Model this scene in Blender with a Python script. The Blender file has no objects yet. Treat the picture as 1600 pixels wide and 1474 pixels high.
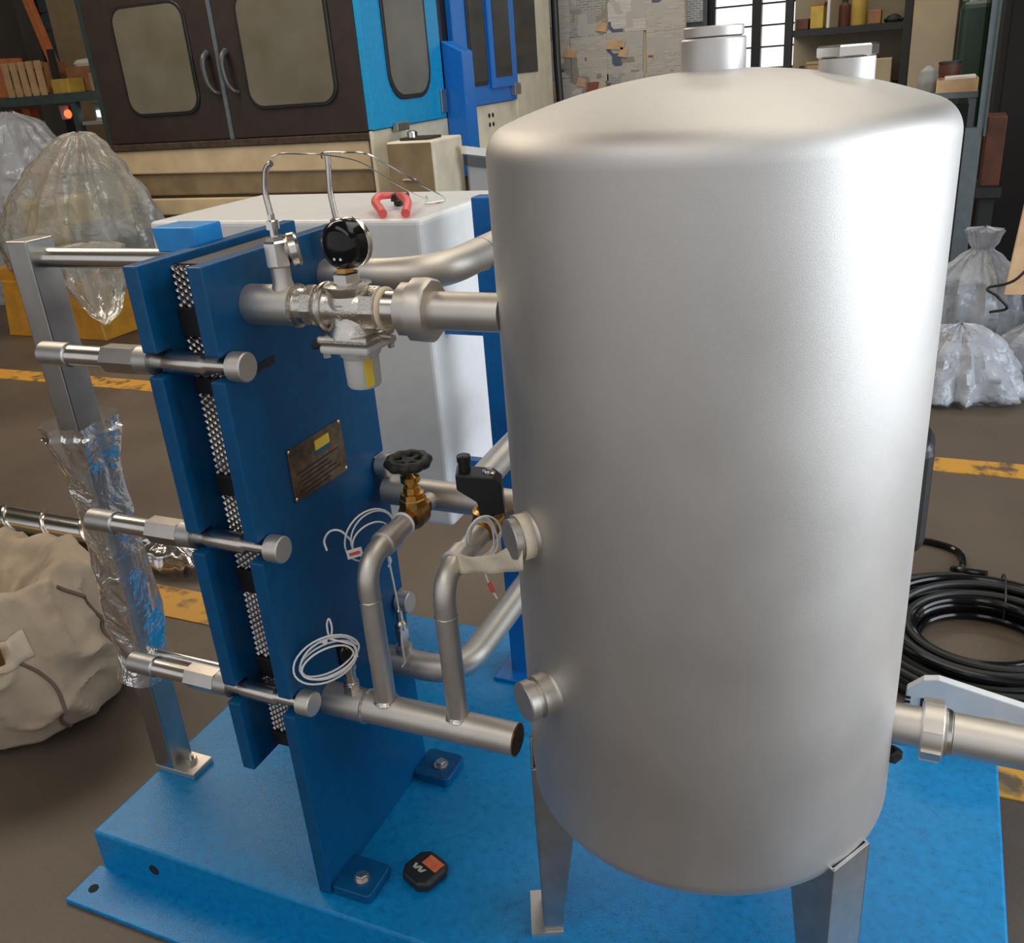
import bpy, bmesh, math, random
from mathutils import Vector, Matrix, noise
V = Vector
random.seed(7)
S = bpy.context.scene
COL = S.collection
PI = math.pi

# ------------------------------------------------------------ camera, world, lights, exposure
cam = bpy.data.objects.new('camera', bpy.data.cameras.new('camera'))
COL.objects.link(cam)
cam.data.sensor_width = 36.0
cam.data.lens = 1443.362 / 1600 * 36.0
cam.data.clip_start = 0.05
r0 = V((0.91535157, 0.39606120, -0.07257434))
r1 = V((0.09992063, -0.39802967, -0.91191461))
r2 = V((-0.39006073, 0.82747079, -0.40391177))
cam.matrix_world = Matrix(((r0.x, -r1.x, -r2.x, 0), (r0.y, -r1.y, -r2.y, 0), (r0.z, -r1.z, -r2.z, 1.62), (0, 0, 0, 1)))
S.camera = cam

S.view_settings.view_transform = 'Standard'
S.view_settings.look = 'None'
S.view_settings.gamma = 1
S.view_settings.use_curve_mapping = False
S.view_settings.exposure = 0.0

W = bpy.data.worlds.new('world'); S.world = W; W.use_nodes = True
W.node_tree.nodes['Background'].inputs[0].default_value = (0.92, 0.93, 0.96, 1)
W.node_tree.nodes['Background'].inputs[1].default_value = 0.72

def area(name, loc, aim, sx, sy, energy, color):
    d = bpy.data.lights.new(name, 'AREA'); d.shape = 'RECTANGLE'; d.size = sx; d.size_y = sy
    d.energy = energy; d.color = color
    o = bpy.data.objects.new(name, d); COL.objects.link(o); o.location = loc
    o.rotation_euler = (V(aim) - V(loc)).to_track_quat('-Z', 'Y').to_euler()
    return o
# daylight entering through the tall shed door on the right, skylights in the roof, a back window
area('door_daylight', (4.55, 1.9, 2.0), (-1.0, 1.3, 1.0), 4.6, 3.4, 300, (0.83, 0.92, 1.0))
area('skylight_front', (-1.0, -1.6, 4.7), (-0.6, -0.6, 0.0), 5.0, 1.6, 62, (1.0, 0.95, 0.88))
area('skylight', (0.3, 2.6, 4.7), (0.0, 2.4, 0.0), 5.0, 1.8, 66, (1.0, 0.92, 0.78))
area('skylight_left', (-5.2, 3.5, 4.7), (-4.6, 3.0, 0.0), 5.0, 1.6, 190, (1.0, 0.86, 0.68))
area('skylight_back', (-1.5, 7.3, 4.7), (-1.5, 7.3, 0.0), 5.0, 1.0, 90, (1.0, 0.94, 0.84))

# ------------------------------------------------------------ materials
MATS = {}
def mat(name, col, rough=0.5, metal=0.0, var=0.0, vscale=8.0, col2=None, bump=0.0, bscale=200.0, coat=0.0, rvar=0.0, spec=None):
    m = bpy.data.materials.new(name); m.use_nodes = True
    nt = m.node_tree; b = nt.nodes['Principled BSDF']
    b.inputs['Roughness'].default_value = rough; b.inputs['Metallic'].default_value = metal
    b.inputs['Base Color'].default_value = (*col, 1)
    if coat: b.inputs['Coat Weight'].default_value = coat; b.inputs['Coat Roughness'].default_value = 0.12
    if spec is not None: b.inputs['Specular IOR Level'].default_value = spec
    tc = nt.nodes.new('ShaderNodeTexCoord')
    if var or col2 or rvar:
        n = nt.nodes.new('ShaderNodeTexNoise'); n.inputs['Scale'].default_value = vscale; n.inputs['Detail'].default_value = 6
        nt.links.new(tc.outputs['Object'], n.inputs['Vector'])
        if var or col2:
            r = nt.nodes.new('ShaderNodeValToRGB'); r.color_ramp.elements[0].position = 0.3; r.color_ramp.elements[1].position = 0.7
            c2 = col2 or tuple(c * (1 + var) for c in col)
            c1 = col if col2 else tuple(c * (1 - var) for c in col)
            r.color_ramp.elements[0].color = (*c1, 1); r.color_ramp.elements[1].color = (*c2, 1)
            nt.links.new(n.outputs['Fac'], r.inputs[0]); nt.links.new(r.outputs[0], b.inputs['Base Color'])
        if rvar:
            mr = nt.nodes.new('ShaderNodeMapRange'); mr.inputs[1].default_value = 0.3; mr.inputs[2].default_value = 0.7
            mr.inputs[3].default_value = rough - rvar; mr.inputs[4].default_value = rough + rvar
            nt.links.new(n.outputs['Fac'], mr.inputs[0]); nt.links.new(mr.outputs[0], b.inputs['Roughness'])
    if bump:
        n2 = nt.nodes.new('ShaderNodeTexNoise'); n2.inputs['Scale'].default_value = bscale; n2.inputs['Detail'].default_value = 3
        nt.links.new(tc.outputs['Object'], n2.inputs['Vector'])
        bp = nt.nodes.new('ShaderNodeBump'); bp.inputs['Strength'].default_value = bump; bp.inputs['Distance'].default_value = 0.002
        nt.links.new(n2.outputs['Fac'], bp.inputs['Height']); nt.links.new(bp.outputs[0], b.inputs['Normal'])
    MATS[name] = m
    return m

def emit(name, col, s):
    m = bpy.data.materials.new(name); m.use_nodes = True
    b = m.node_tree.nodes['Principled BSDF']; b.inputs['Base Color'].default_value = (*col, 1)
    b.inputs['Emission Color'].default_value = (*col, 1); b.inputs['Emission Strength'].default_value = s
    MATS[name] = m; return m

def film(name, tint=(0.9, 0.92, 0.95), haze=0.2, scale=30.0, bump=1.0, gloss=0.12, hazecol=(0.7, 0.72, 0.75)):
    """clear crumpled polythene: transparent + milky haze + sharp reflections"""
    m = bpy.data.materials.new(name); m.use_nodes = True
    nt = m.node_tree; nt.nodes.clear()
    out = nt.nodes.new('ShaderNodeOutputMaterial')
    tr = nt.nodes.new('ShaderNodeBsdfTransparent'); tr.inputs[0].default_value = (*tint, 1)
    df = nt.nodes.new('ShaderNodeBsdfDiffuse'); df.inputs[0].default_value = (*hazecol, 1)
    gl = nt.nodes.new('ShaderNodeBsdfGlossy'); gl.inputs['Roughness'].default_value = gloss
    gl.inputs[0].default_value = (1, 1, 1, 1)
    tc = nt.nodes.new('ShaderNodeTexCoord')
    n = nt.nodes.new('ShaderNodeTexNoise'); n.inputs['Scale'].default_value = scale; n.inputs['Detail'].default_value = 4
    n.inputs['Distortion'].default_value = 1.2
    nt.links.new(tc.outputs['Object'], n.inputs['Vector'])
    bp = nt.nodes.new('ShaderNodeBump'); bp.inputs['Strength'].default_value = bump; bp.inputs['Distance'].default_value = 0.02
    nt.links.new(n.outputs['Fac'], bp.inputs['Height'])
    nt.links.new(bp.outputs[0], gl.inputs['Normal']); nt.links.new(bp.outputs[0], df.inputs['Normal'])
    m1 = nt.nodes.new('ShaderNodeMixShader'); m1.inputs[0].default_value = haze
    nt.links.new(tr.outputs[0], m1.inputs[1]); nt.links.new(df.outputs[0], m1.inputs[2])
    fr = nt.nodes.new('ShaderNodeFresnel'); fr.inputs[0].default_value = 1.45
    nt.links.new(bp.outputs[0], fr.inputs['Normal'])
    m2 = nt.nodes.new('ShaderNodeMixShader')
    nt.links.new(fr.outputs[0], m2.inputs[0]); nt.links.new(m1.outputs[0], m2.inputs[1]); nt.links.new(gl.outputs[0], m2.inputs[2])
    nt.links.new(m2.outputs[0], out.inputs[0])
    MATS[name] = m; return m

mat('blue_paint', (0.0, 0.200, 0.475), 0.30, var=0.16, vscale=60, bump=0.35, bscale=420, rvar=0.05, spec=0.42)
mat('blue_plate', (0.0, 0.070, 0.190), 0.34, var=0.10, vscale=40, bump=0.2, bscale=380, spec=0.32)
mat('blue_stand', (0.002, 0.13, 0.42), 0.35, var=0.1, vscale=40, bump=0.2, bscale=380)
mat('bright_blue', (0.006, 0.24, 0.62), 0.4, var=0.12, vscale=40)
mat('steel_tank', (0.615, 0.595, 0.575), 0.54, 1.0, var=0.05, vscale=5, bump=0.10, bscale=900, rvar=0.03)
mat('steel_blast', (0.64, 0.60, 0.55), 0.47, 1.0, var=0.07, vscale=14, bump=0.08, bscale=800)
mat('steel_dull', (0.46, 0.45, 0.43), 0.42, 1.0, var=0.12, vscale=25)
mat('steel_bright', (0.68, 0.64, 0.59), 0.24, 1.0, var=0.05, vscale=30)
mat('steel_cast', (0.66, 0.62, 0.56), 0.26, 1.0, var=0.1, vscale=60, bump=0.25, bscale=300)
mat('steel_post', (0.42, 0.40, 0.37), 0.33, 1.0, var=0.08, vscale=20)
mat('weld', (0.60, 0.57, 0.52), 0.25, 1.0, var=0.2, vscale=90, bump=0.6, bscale=250)
mat('brass', (0.62, 0.36, 0.10), 0.30, 1.0, var=0.2, vscale=50)
mat('brass_dark', (0.30, 0.15, 0.05), 0.35, 0.9, var=0.25, vscale=50)
mat('black_gloss', (0.006, 0.006, 0.007), 0.14, spec=0.35)
mat('black_plastic', (0.012, 0.012, 0.014), 0.42)
mat('black_rubber', (0.010, 0.010, 0.010), 0.5)
mat('iron_black', (0.03, 0.028, 0.025), 0.5, 0.3, var=0.3, vscale=60, bump=0.5, bscale=300)
mat('white_wire', (0.80, 0.78, 0.76), 0.35)
mat('white_paint', (0.74, 0.74, 0.73), 0.38, var=0.03, vscale=30, bump=0.12, bscale=420)
mat('grey_cast', (0.60, 0.60, 0.58), 0.5, var=0.05, vscale=40)
mat('yellow_label', (0.75, 0.55, 0.05), 0.4)
mat('ptfe', (0.80, 0.66, 0.48), 0.5)
mat('tape_cream', (0.78, 0.70, 0.54), 0.75, var=0.06, vscale=60, bump=0.5, bscale=160)
mat('red_grip', (0.72, 0.10, 0.09), 0.35)
mat('red_label', (0.62, 0.10, 0.05), 0.5, col2=(0.70, 0.22, 0.06), vscale=60)
mat('grey_print', (0.42, 0.42, 0.40), 0.6)
mat('plate_metal', (0.22, 0.18, 0.14), 0.28, 0.9, var=0.3, vscale=60)
mat('chrome', (0.76, 0.73, 0.68), 0.18, 1.0)
mat('plate_steel', (0.36, 0.34, 0.33), 0.20, 1.0)
mat('nut_steel', (0.50, 0.46, 0.42), 0.30, 1.0, var=0.1, vscale=30)
mat('logo_blue', (0.01, 0.10, 0.20), 0.4)
mat('hole', (0.006, 0.008, 0.012), 0.8)
mat('canvas', (0.38, 0.30, 0.215), 0.9, var=0.14, vscale=12, bump=0.6, bscale=500)
mat('canvas_edge', (0.13, 0.09, 0.07), 0.9)
mat('canvas_strap', (0.50, 0.41, 0.31), 0.85, var=0.1, vscale=20)
mat('machine_brown', (0.026, 0.016, 0.012), 0.5, var=0.2, vscale=10)
mat('machine_black', (0.012, 0.011, 0.012), 0.4)
mat('machine_cream', (0.56, 0.44, 0.27), 0.5, var=0.12, vscale=7)
mat('machine_white', (0.70, 0.64, 0.50), 0.5, var=0.1, vscale=8)
mat('machine_tan', (0.23, 0.165, 0.09), 0.55, var=0.2, vscale=8)
mat('dirty_edge', (0.05, 0.03, 0.018), 0.7, var=0.4, vscale=20)
mat('window_dirty', (0.105, 0.092, 0.056), 0.5, col2=(0.145, 0.132, 0.098), vscale=3, bump=0.2, bscale=300)
mat('window_dark', (0.10, 0.10, 0.085), 0.3, col2=(0.16, 0.15, 0.12), vscale=3)
mat('glass_dark', (0.025, 0.026, 0.026), 0.15)
mat('machine_lightblue', (0.006, 0.30, 0.62), 0.4, var=0.10, vscale=30)
mat('machine_blue', (0.008, 0.17, 0.60), 0.35, var=0.08, vscale=30)
mat('machine_bluegrey', (0.12, 0.22, 0.62), 0.4)
mat('teal', (0.055, 0.085, 0.085), 0.45, var=0.15, vscale=20)
mat('slate', (0.10, 0.125, 0.14), 0.45, var=0.1, vscale=20)
mat('handle_grey', (0.05, 0.05, 0.055), 0.4)
mat('dark_frame', (0.02, 0.022, 0.022), 0.6)
mat('wood_pale', (0.55, 0.36, 0.20), 0.7, var=0.15, vscale=10)
mat('wood_brown', (0.30, 0.14, 0.06), 0.7, var=0.2, vscale=10)
mat('orange', (0.55, 0.17, 0.06), 0.6, var=0.15, vscale=15)
mat('ochre', (0.50, 0.34, 0.06), 0.6, var=0.15, vscale=12)
mat('card', (0.40, 0.29, 0.15), 0.8, var=0.1, vscale=8)
mat('beige', (0.46, 0.38, 0.26), 0.8, var=0.1, vscale=4)
mat('green_dark', (0.015, 0.04, 0.025), 0.35, var=0.3, vscale=4)
mat('yellow_steel', (0.55, 0.27, 0.02), 0.5, col2=(0.40, 0.18, 0.02), vscale=10)
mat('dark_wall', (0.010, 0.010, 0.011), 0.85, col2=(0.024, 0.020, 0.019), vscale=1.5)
mat('wall_back', (0.13, 0.12, 0.10), 0.9, col2=(0.20, 0.17, 0.13), vscale=0.8)
mat('wall_left', (0.12, 0.10, 0.08), 0.9, col2=(0.18, 0.15, 0.11), vscale=0.8)
mat('ceiling', (0.13, 0.125, 0.115), 0.9)
mat('grey_box', (0.32, 0.32, 0.31), 0.6)
mat('white_thing', (0.72, 0.70, 0.66), 0.5)
mat('foil', (0.75, 0.72, 0.68), 0.18, 1.0, bump=1.0, bscale=60)
mat('red_brown', (0.11, 0.035, 0.02), 0.6, var=0.3, vscale=8)
mat('cover_grey', (0.66, 0.68, 0.69), 0.35, var=0.08, vscale=15)
emit('window_light', (0.95, 0.97, 1.0), 1.15)
emit('lamp_red', (1.0, 0.10, 0.03), 3.0)
emit('lamp_white', (0.9, 0.95, 1.0), 2.5)
film('film_post', (0.94, 0.94, 0.95), 0.16, 13.0, 0.75, 0.12)
film('film_bag', (0.90, 0.91, 0.90), 0.33, 7.0, 1.0, 0.14, (0.60, 0.60, 0.56))
film('film_bag_white', (0.84, 0.86, 0.90), 0.40, 9.0, 0.9, 0.16, (0.70, 0.74, 0.82))

# floor: worn dark brown concrete
def floor_mat():
    m = bpy.data.materials.new('floor_concrete'); m.use_nodes = True; nt = m.node_tree; b = nt.nodes['Principled BSDF']
    tc = nt.nodes.new('ShaderNodeTexCoord')
    n1 = nt.nodes.new('ShaderNodeTexNoise'); n1.inputs['Scale'].default_value = 1.2; n1.inputs['Detail'].default_value = 8
    n2 = nt.nodes.new('ShaderNodeTexNoise'); n2.inputs['Scale'].default_value = 90; n2.inputs['Detail'].default_value = 4
    for n in (n1, n2): nt.links.new(tc.outputs['Object'], n.inputs['Vector'])
    r = nt.nodes.new('ShaderNodeValToRGB'); r.color_ramp.elements[0].position = 0.3; r.color_ramp.elements[1].position = 0.7
    r.color_ramp.elements[0].color = (0.066, 0.047, 0.033, 1); r.color_ramp.elements[1].color = (0.125, 0.094, 0.068, 1)
    nt.links.new(n1.outputs['Fac'], r.inputs[0])
    mx = nt.nodes.new('ShaderNodeMixRGB'); mx.blend_type = 'MULTIPLY'; mx.inputs[0].default_value = 0.6
    r2 = nt.nodes.new('ShaderNodeValToRGB'); r2.color_ramp.elements[0].color = (0.55, 0.55, 0.55, 1); r2.color_ramp.elements[1].color = (1.2, 1.2, 1.2, 1)
    nt.links.new(n2.outputs['Fac'], r2.inputs[0])
    nt.links.new(r.outputs[0], mx.inputs[1]); nt.links.new(r2.outputs[0], mx.inputs[2])
    nt.links.new(mx.outputs[0], b.inputs['Base Color']); b.inputs['Roughness'].default_value = 0.55
    bp = nt.nodes.new('ShaderNodeBump'); bp.inputs['Strength'].default_value = 0.3; bp.inputs['Distance'].default_value = 0.003
    nt.links.new(n2.outputs['Fac'], bp.inputs['Height']); nt.links.new(bp.outputs[0], b.inputs['Normal'])
    MATS['floor_concrete'] = m
floor_mat()
def line_mat():
    m = bpy.data.materials.new('line_yellow'); m.use_nodes = True; nt = m.node_tree; b = nt.nodes['Principled BSDF']
    tc = nt.nodes.new('ShaderNodeTexCoord')
    n1 = nt.nodes.new('ShaderNodeTexNoise'); n1.inputs['Scale'].default_value = 14; n1.inputs['Detail'].default_value = 8
    nt.links.new(tc.outputs['Object'], n1.inputs['Vector'])
    r = nt.nodes.new('ShaderNodeValToRGB'); r.color_ramp.elements[0].position = 0.36; r.color_ramp.elements[1].position = 0.5
    r.color_ramp.elements[0].color = (0.11, 0.075, 0.04, 1); r.color_ramp.elements[1].color = (0.52, 0.26, 0.03, 1)
    nt.links.new(n1.outputs['Fac'], r.inputs[0]); nt.links.new(r.outputs[0], b.inputs['Base Color']); b.inputs['Roughness'].default_value = 0.6
    MATS['line_yellow'] = m
line_mat()
def print_mat(name, paper, ink, sx, sz, blocks):
    """printed paper: grey rows of small print and darker picture blocks (object coords, x across, z up)"""
    m = bpy.data.materials.new(name); m.use_nodes = True; nt = m.node_tree; b = nt.nodes['Principled BSDF']
    tc = nt.nodes.new('ShaderNodeTexCoord')
    mp = nt.nodes.new('ShaderNodeMapping'); mp.inputs['Rotation'].default_value = (-PI/2, 0, 0)
    nt.links.new(tc.outputs['Object'], mp.inputs['Vector'])
    br = nt.nodes.new('ShaderNodeTexBrick'); br.inputs['Scale'].default_value = 1.0
    br.inputs['Brick Width'].default_value = sx; br.inputs['Row Height'].default_value = sz; br.inputs['Mortar Size'].default_value = sz*0.32
    br.inputs['Color1'].default_value = (*ink, 1); br.inputs['Color2'].default_value = (*[i*1.6 for i in ink], 1); br.inputs['Mortar'].default_value = (*paper, 1)
    nt.links.new(mp.outputs[0], br.inputs['Vector'])
    n = nt.nodes.new('ShaderNodeTexVoronoi'); n.inputs['Scale'].default_value = blocks; n.distance = 'CHEBYCHEV'
    nt.links.new(tc.outputs['Object'], n.inputs['Vector'])
    sp = nt.nodes.new('ShaderNodeSeparateColor'); nt.links.new(n.outputs['Color'], sp.inputs[0])
    r = nt.nodes.new('ShaderNodeValToRGB'); r.color_ramp.interpolation = 'CONSTANT'
    e = r.color_ramp.elements; e[0].color = (*paper, 1); e[1].position = 0.42; e[1].color = (0, 0, 0, 1)
    nt.links.new(sp.outputs[0], r.inputs[0])
    r2 = nt.nodes.new('ShaderNodeValToRGB'); r2.color_ramp.interpolation = 'CONSTANT'
    e = r2.color_ramp.elements; e[0].color = (0.42, 0.40, 0.37, 1); e[1].position = 0.62; e[1].color = (0.27, 0.245, 0.21, 1)
    x = e.new(0.75); x.color = (0.26, 0.08, 0.06, 1); x = e.new(0.83); x.color = (0.09, 0.11, 0.16, 1); x = e.new(0.9); x.color = (0.5, 0.45, 0.36, 1)
    nt.links.new(sp.outputs[1], r2.inputs[0])
    st = nt.nodes.new('ShaderNodeMath'); st.operation = 'GREATER_THAN'; st.inputs[1].default_value = 0.60
    nt.links.new(sp.outputs[0], st.inputs[0])
    mx = nt.nodes.new('ShaderNodeMixRGB'); nt.links.new(st.outputs[0], mx.inputs[0])
    nt.links.new(br.outputs['Color'], mx.inputs[1]); nt.links.new(r2.outputs[0], mx.inputs[2])
    nt.links.new(mx.outputs[0], b.inputs['Base Color']); b.inputs['Roughness'].default_value = 0.85
    MATS[name] = m
print_mat('newsprint', (0.47, 0.43, 0.38), (0.30, 0.285, 0.26), 0.085, 0.018, 9.0)
print_mat('newsprint_grey', (0.36, 0.345, 0.32), (0.20, 0.19, 0.18), 0.07, 0.022, 11.0)
print_mat('newsprint_light', (0.55, 0.53, 0.49), (0.36, 0.34, 0.32), 0.11, 0.016, 8.0)
print_mat('notice_print', (0.62, 0.64, 0.64), (0.25, 0.25, 0.26), 0.06, 0.02, 6.0)

# ------------------------------------------------------------ mesh builder
ORG = {}
class MB:
    def __init__(s): s.v = []; s.f = []
    def add(s, vs, fs):
        k = len(s.v); s.v += [V(p) for p in vs]; s.f += [tuple(i + k for i in f) for f in fs]; return s
    def obox(s, c, a, b, d):
        c, a, b, d = V(c), V(a), V(b), V(d)
        vs = [c + i*a + j*b + k*d for i in (-1, 1) for j in (-1, 1) for k in (-1, 1)]
        return s.add(vs, [(0, 1, 3, 2), (4, 6, 7, 5), (0, 4, 5, 1), (2, 3, 7, 6), (0, 2, 6, 4), (1, 5, 7, 3)])
    def box(s, x0, x1, y0, y1, z0, z1):
        return s.obox(((x0+x1)/2, (y0+y1)/2, (z0+z1)/2), ((x1-x0)/2, 0, 0), (0, (y1-y0)/2, 0), (0, 0, (z1-z0)/2))
    def lathe(s, p, d, prof, n=32, cap=True, up=None):
        p, d = V(p), V(d).normalized()
        a = V(up) if up else (V((0, 0, 1)) if abs(d.z) < 0.9 else V((1, 0, 0)))
        a = (a - d * a.dot(d)).normalized(); b = d.cross(a)
        vs = []; fs = []
        for t, r in prof:
            for i in range(n):
                q = 2*PI*i/n; vs.append(p + d*t + (a*math.cos(q) + b*math.sin(q))*r)
        m = len(prof)
        for j in range(m-1):
            for i in range(n): fs.append((j*n+i, j*n+(i+1) % n, (j+1)*n+(i+1) % n, (j+1)*n+i))
        if cap: fs.append(tuple(range(n))); fs.append(tuple((m-1)*n+i for i in range(n)))
        return s.add(vs, fs)
    def cyl(s, p0, p1, r, n=24, r1=None):
        p0, p1 = V(p0), V(p1); L = (p1-p0).length
        return s.lathe(p0, p1-p0, [(0, r), (L, r if r1 is None else r1)], n)
    def tube(s, path, r, n=16, cap=True, closed=False):
        P = [V(p) for p in path]; m = len(P); vs = []; fs = []
        T = []
        for i in range(m):
            t = (P[(i+1) % m] - P[i-1]) if (closed or 0 < i < m-1) else (P[1]-P[0] if i == 0 else P[-1]-P[-2])
            T.append(t.normalized())
        a = V((0, 0, 1)) if abs(T[0].z) < 0.9 else V((1, 0, 0))
        for i in range(m):
            a = (a - T[i]*a.dot(T[i])).normalized(); b = T[i].cross(a)
            rr = r[i] if isinstance(r, (list, tuple)) else r
            for k in range(n):
                q = 2*PI*k/n; vs.append(P[i] + (a*math.cos(q)+b*math.sin(q))*rr)
        for i in range(m if closed else m-1):
            for k in range(n):
                j = (i+1) % m; fs.append((i*n+k, i*n+(k+1) % n, j*n+(k+1) % n, j*n+k))
        if cap and not closed: fs.append(tuple(range(n))); fs.append(tuple((m-1)*n+k for k in range(n)))
        return s.add(vs, fs)
    def prism(s, poly, vec):
        n = len(poly); vec = V(vec); P = [V(p) for p in poly]
        return s.add(P + [p+vec for p in P], [tuple(range(n)), tuple(range(n, 2*n))] + [(i, (i+1) % n, n+(i+1) % n, n+i) for i in range(n)])
    def grid(s, fn, nu, nv, wrapu=False):
        vs = [fn(i/(nu if wrapu else nu-1), j/(nv-1)) for j in range(nv) for i in range(nu)]
        fs = [(j*nu+i, j*nu+(i+1) % nu, (j+1)*nu+(i+1) % nu, (j+1)*nu+i) for j in range(nv-1) for i in range(nu if wrapu else nu-1)]
        return s.add(vs, fs)
    def build(s, name, m, parent=None, org=None, smooth=35, bevel=0, seg=2, solid=0):
        if org is None:
            if parent is not None: org = ORG[parent.name]
            else:
                xs = [p.x for p in s.v]; ys = [p.y for p in s.v]; zs = [p.z for p in s.v]
                org = V(((min(xs)+max(xs))/2, (min(ys)+max(ys))/2, min(zs)))
        org = V(org)
        me = bpy.data.meshes.new(name)
        me.from_pydata([p-org for p in s.v], [], s.f); me.update()
        bm = bmesh.new(); bm.from_mesh(me); bmesh.ops.recalc_face_normals(bm, faces=bm.faces); bm.to_mesh(me); bm.free()
        if smooth:
            for p in me.polygons: p.use_smooth = True
            me.set_sharp_from_angle(angle=math.radians(smooth))
        me.materials.append(MATS[m] if isinstance(m, str) else m)
        o = bpy.data.objects.new(name, me); COL.objects.link(o); ORG[o.name] = org
        if parent is not None: o.parent = parent; o.location = org - ORG[parent.name]
        else: o.location = org
        if bevel:
            b = o.modifiers.new('bevel', 'BEVEL'); b.width = bevel; b.segments = seg; b.limit_method = 'ANGLE'; b.angle_limit = math.radians(40)
        if solid:
            b = o.modifiers.new('solid', 'SOLIDIFY'); b.thickness = solid
        return o

def thing(name, label, cat, loc, group=None):
    o = bpy.data.objects.new(name, None); COL.objects.link(o); o.location = loc; o.empty_display_size = 0.05
    ORG[o.name] = V(loc); o['label'] = label; o['category'] = cat
    if group: o['group'] = group
    return o
def tag(o, label, cat, group=None):
    o['label'] = label; o['category'] = cat
    if group: o['group'] = group
    return o
def struct(o): o['kind'] = 'structure'; return o
def stuff(o): o['kind'] = 'stuff'; return o
def clone(o, parent, shift=(0, 0, 0)):
    c = o.copy(); COL.objects.link(c); c.parent = parent; c.location = o.location + V(shift); ORG[c.name] = ORG[o.name] + V(shift)
    for ch in list(o.children):
        d = ch.copy(); COL.objects.link(d); d.parent = c; ORG[d.name] = ORG[ch.name] + V(shift)
    return c
def fillet(pts, r, n=8):
    P = [V(p) for p in pts]; out = [P[0]]
    for i in range(1, len(P)-1):
        a = (P[i-1]-P[i]); b = (P[i+1]-P[i]); rr = r[i-1] if isinstance(r, (list, tuple)) else r
        rr = min(rr, a.length*0.98, b.length*0.98)
        p0 = P[i]+a.normalized()*rr; p1 = P[i]+b.normalized()*rr
        for k in range(n+1):
            t = k/n; out.append(p0*(1-t)**2 + P[i]*2*t*(1-t) + p1*t*t)
    out.append(P[-1]); return out
def spline(pts, n=8):
    P = [V(p) for p in pts]; P = [P[0]*2-P[1]] + P + [P[-1]*2-P[-2]]; out = []
    for i in range(1, len(P)-2):
        for k in range(n):
            t = k/n; p0, p1, p2, p3 = P[i-1:i+3]
            out.append(0.5*((2*p1)+(p2-p0)*t+(2*p0-5*p1+4*p2-p3)*t*t+(3*p1-p0-3*p2+p3)*t**3))
    out.append(P[-2]); return out
def nz(p, s=1.0): return noise.noise(V(p)*s)
def ridge(p, s): return 1-abs(noise.noise(V(p)*s))*2
HEX = 6

# ------------------------------------------------------------ setting
FL = struct(MB().box(-11, 6, -4, 9.6, -0.1, 0.0).build('floor', 'floor_concrete', smooth=0))
def line_part(x0, x1, y0, y1):
    MB().box(x0, x1, y0, y1, -0.02, 0.004).build('yellow_line', 'line_yellow', FL, smooth=0)
line_part(-10.5, -0.9, 3.86, 4.02); line_part(-0.2, 3.0, 3.74, 3.88)
line_part(-4.2, -1.75, 1.92, 2.08); line_part(0.27, 3.0, 1.9, 2.05)
struct(MB().box(-11, 6, 9.6, 9.75, 0, 5).build('wall_back', 'wall_back', smooth=0))
struct(MB().box(-11.15, -11, -4, 9.75, 0, 5).build('wall_left', 'wall_left', smooth=0))
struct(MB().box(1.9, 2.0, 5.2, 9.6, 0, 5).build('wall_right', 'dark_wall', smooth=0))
CE = struct(MB().box(-11, 6, -4, 9.75, 5.0, 5.1).build('ceiling', 'ceiling', smooth=0))

# back window: dark frame, bright panes
WN = struct(MB().box(-2.1, -1.18, 9.52, 9.6, 1.36, 1.40).box(-2.1, -1.18, 9.52, 9.6, 2.9, 2.95).box(-2.1, -2.04, 9.52, 9.6, 1.36, 2.95)
            .box(-1.24, -1.18, 9.52, 9.6, 1.36, 2.95).build('window_1', 'machine_black', smooth=0))
MB().box(-1.70, -1.615, 9.50, 9.6, 1.40, 2.9).build('mullion', 'machine_black', WN, smooth=0)
for x0, x1 in ((-2.04, -1.70), (-1.615, -1.24)):
    z = 1.41
    while z < 2.8:
        MB().box(x0, x1, 9.57, 9.59, z, z+0.165).build('pane', 'window_light', WN, smooth=0)
        MB().box(x0, x1, 9.53, 9.58, z+0.165, z+0.18).build('glazing_bar', 'machine_black', WN, smooth=0)
        z += 0.18

# ------------------------------------------------------------ skid base
ZB = 0.12
sk = thing('skid_base', 'low blue painted steel skid base carrying the tank and plate exchanger', 'skid', (-0.65, 1.5, 0))
MB().box(-1.585, 0.253, 1.017, 2.02, 0.006, ZB).build('deck', 'blue_paint', sk, smooth=0, bevel=0.006)
MB().box(-1.60, 0.253, 0.918, 1.019, 0.0, 0.012).build('flange', 'blue_paint', sk, smooth=0, bevel=0.002)
MB().box(-1.60, 0.253, 2.018, 2.12, 0.0, 0.012).build('flange', 'blue_paint', sk, smooth=0, bevel=0.002)
MB().cyl((-1.56, 0.962, 0.010), (-1.56, 0.962, 0.0135), 0.011, 16).build('bolt_hole', 'hole', sk)
MB().cyl((-1.42, 1.0155, 0.063), (-1.42, 1.019, 0.063), 0.013, 16).build('side_hole', 'hole', sk)

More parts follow.
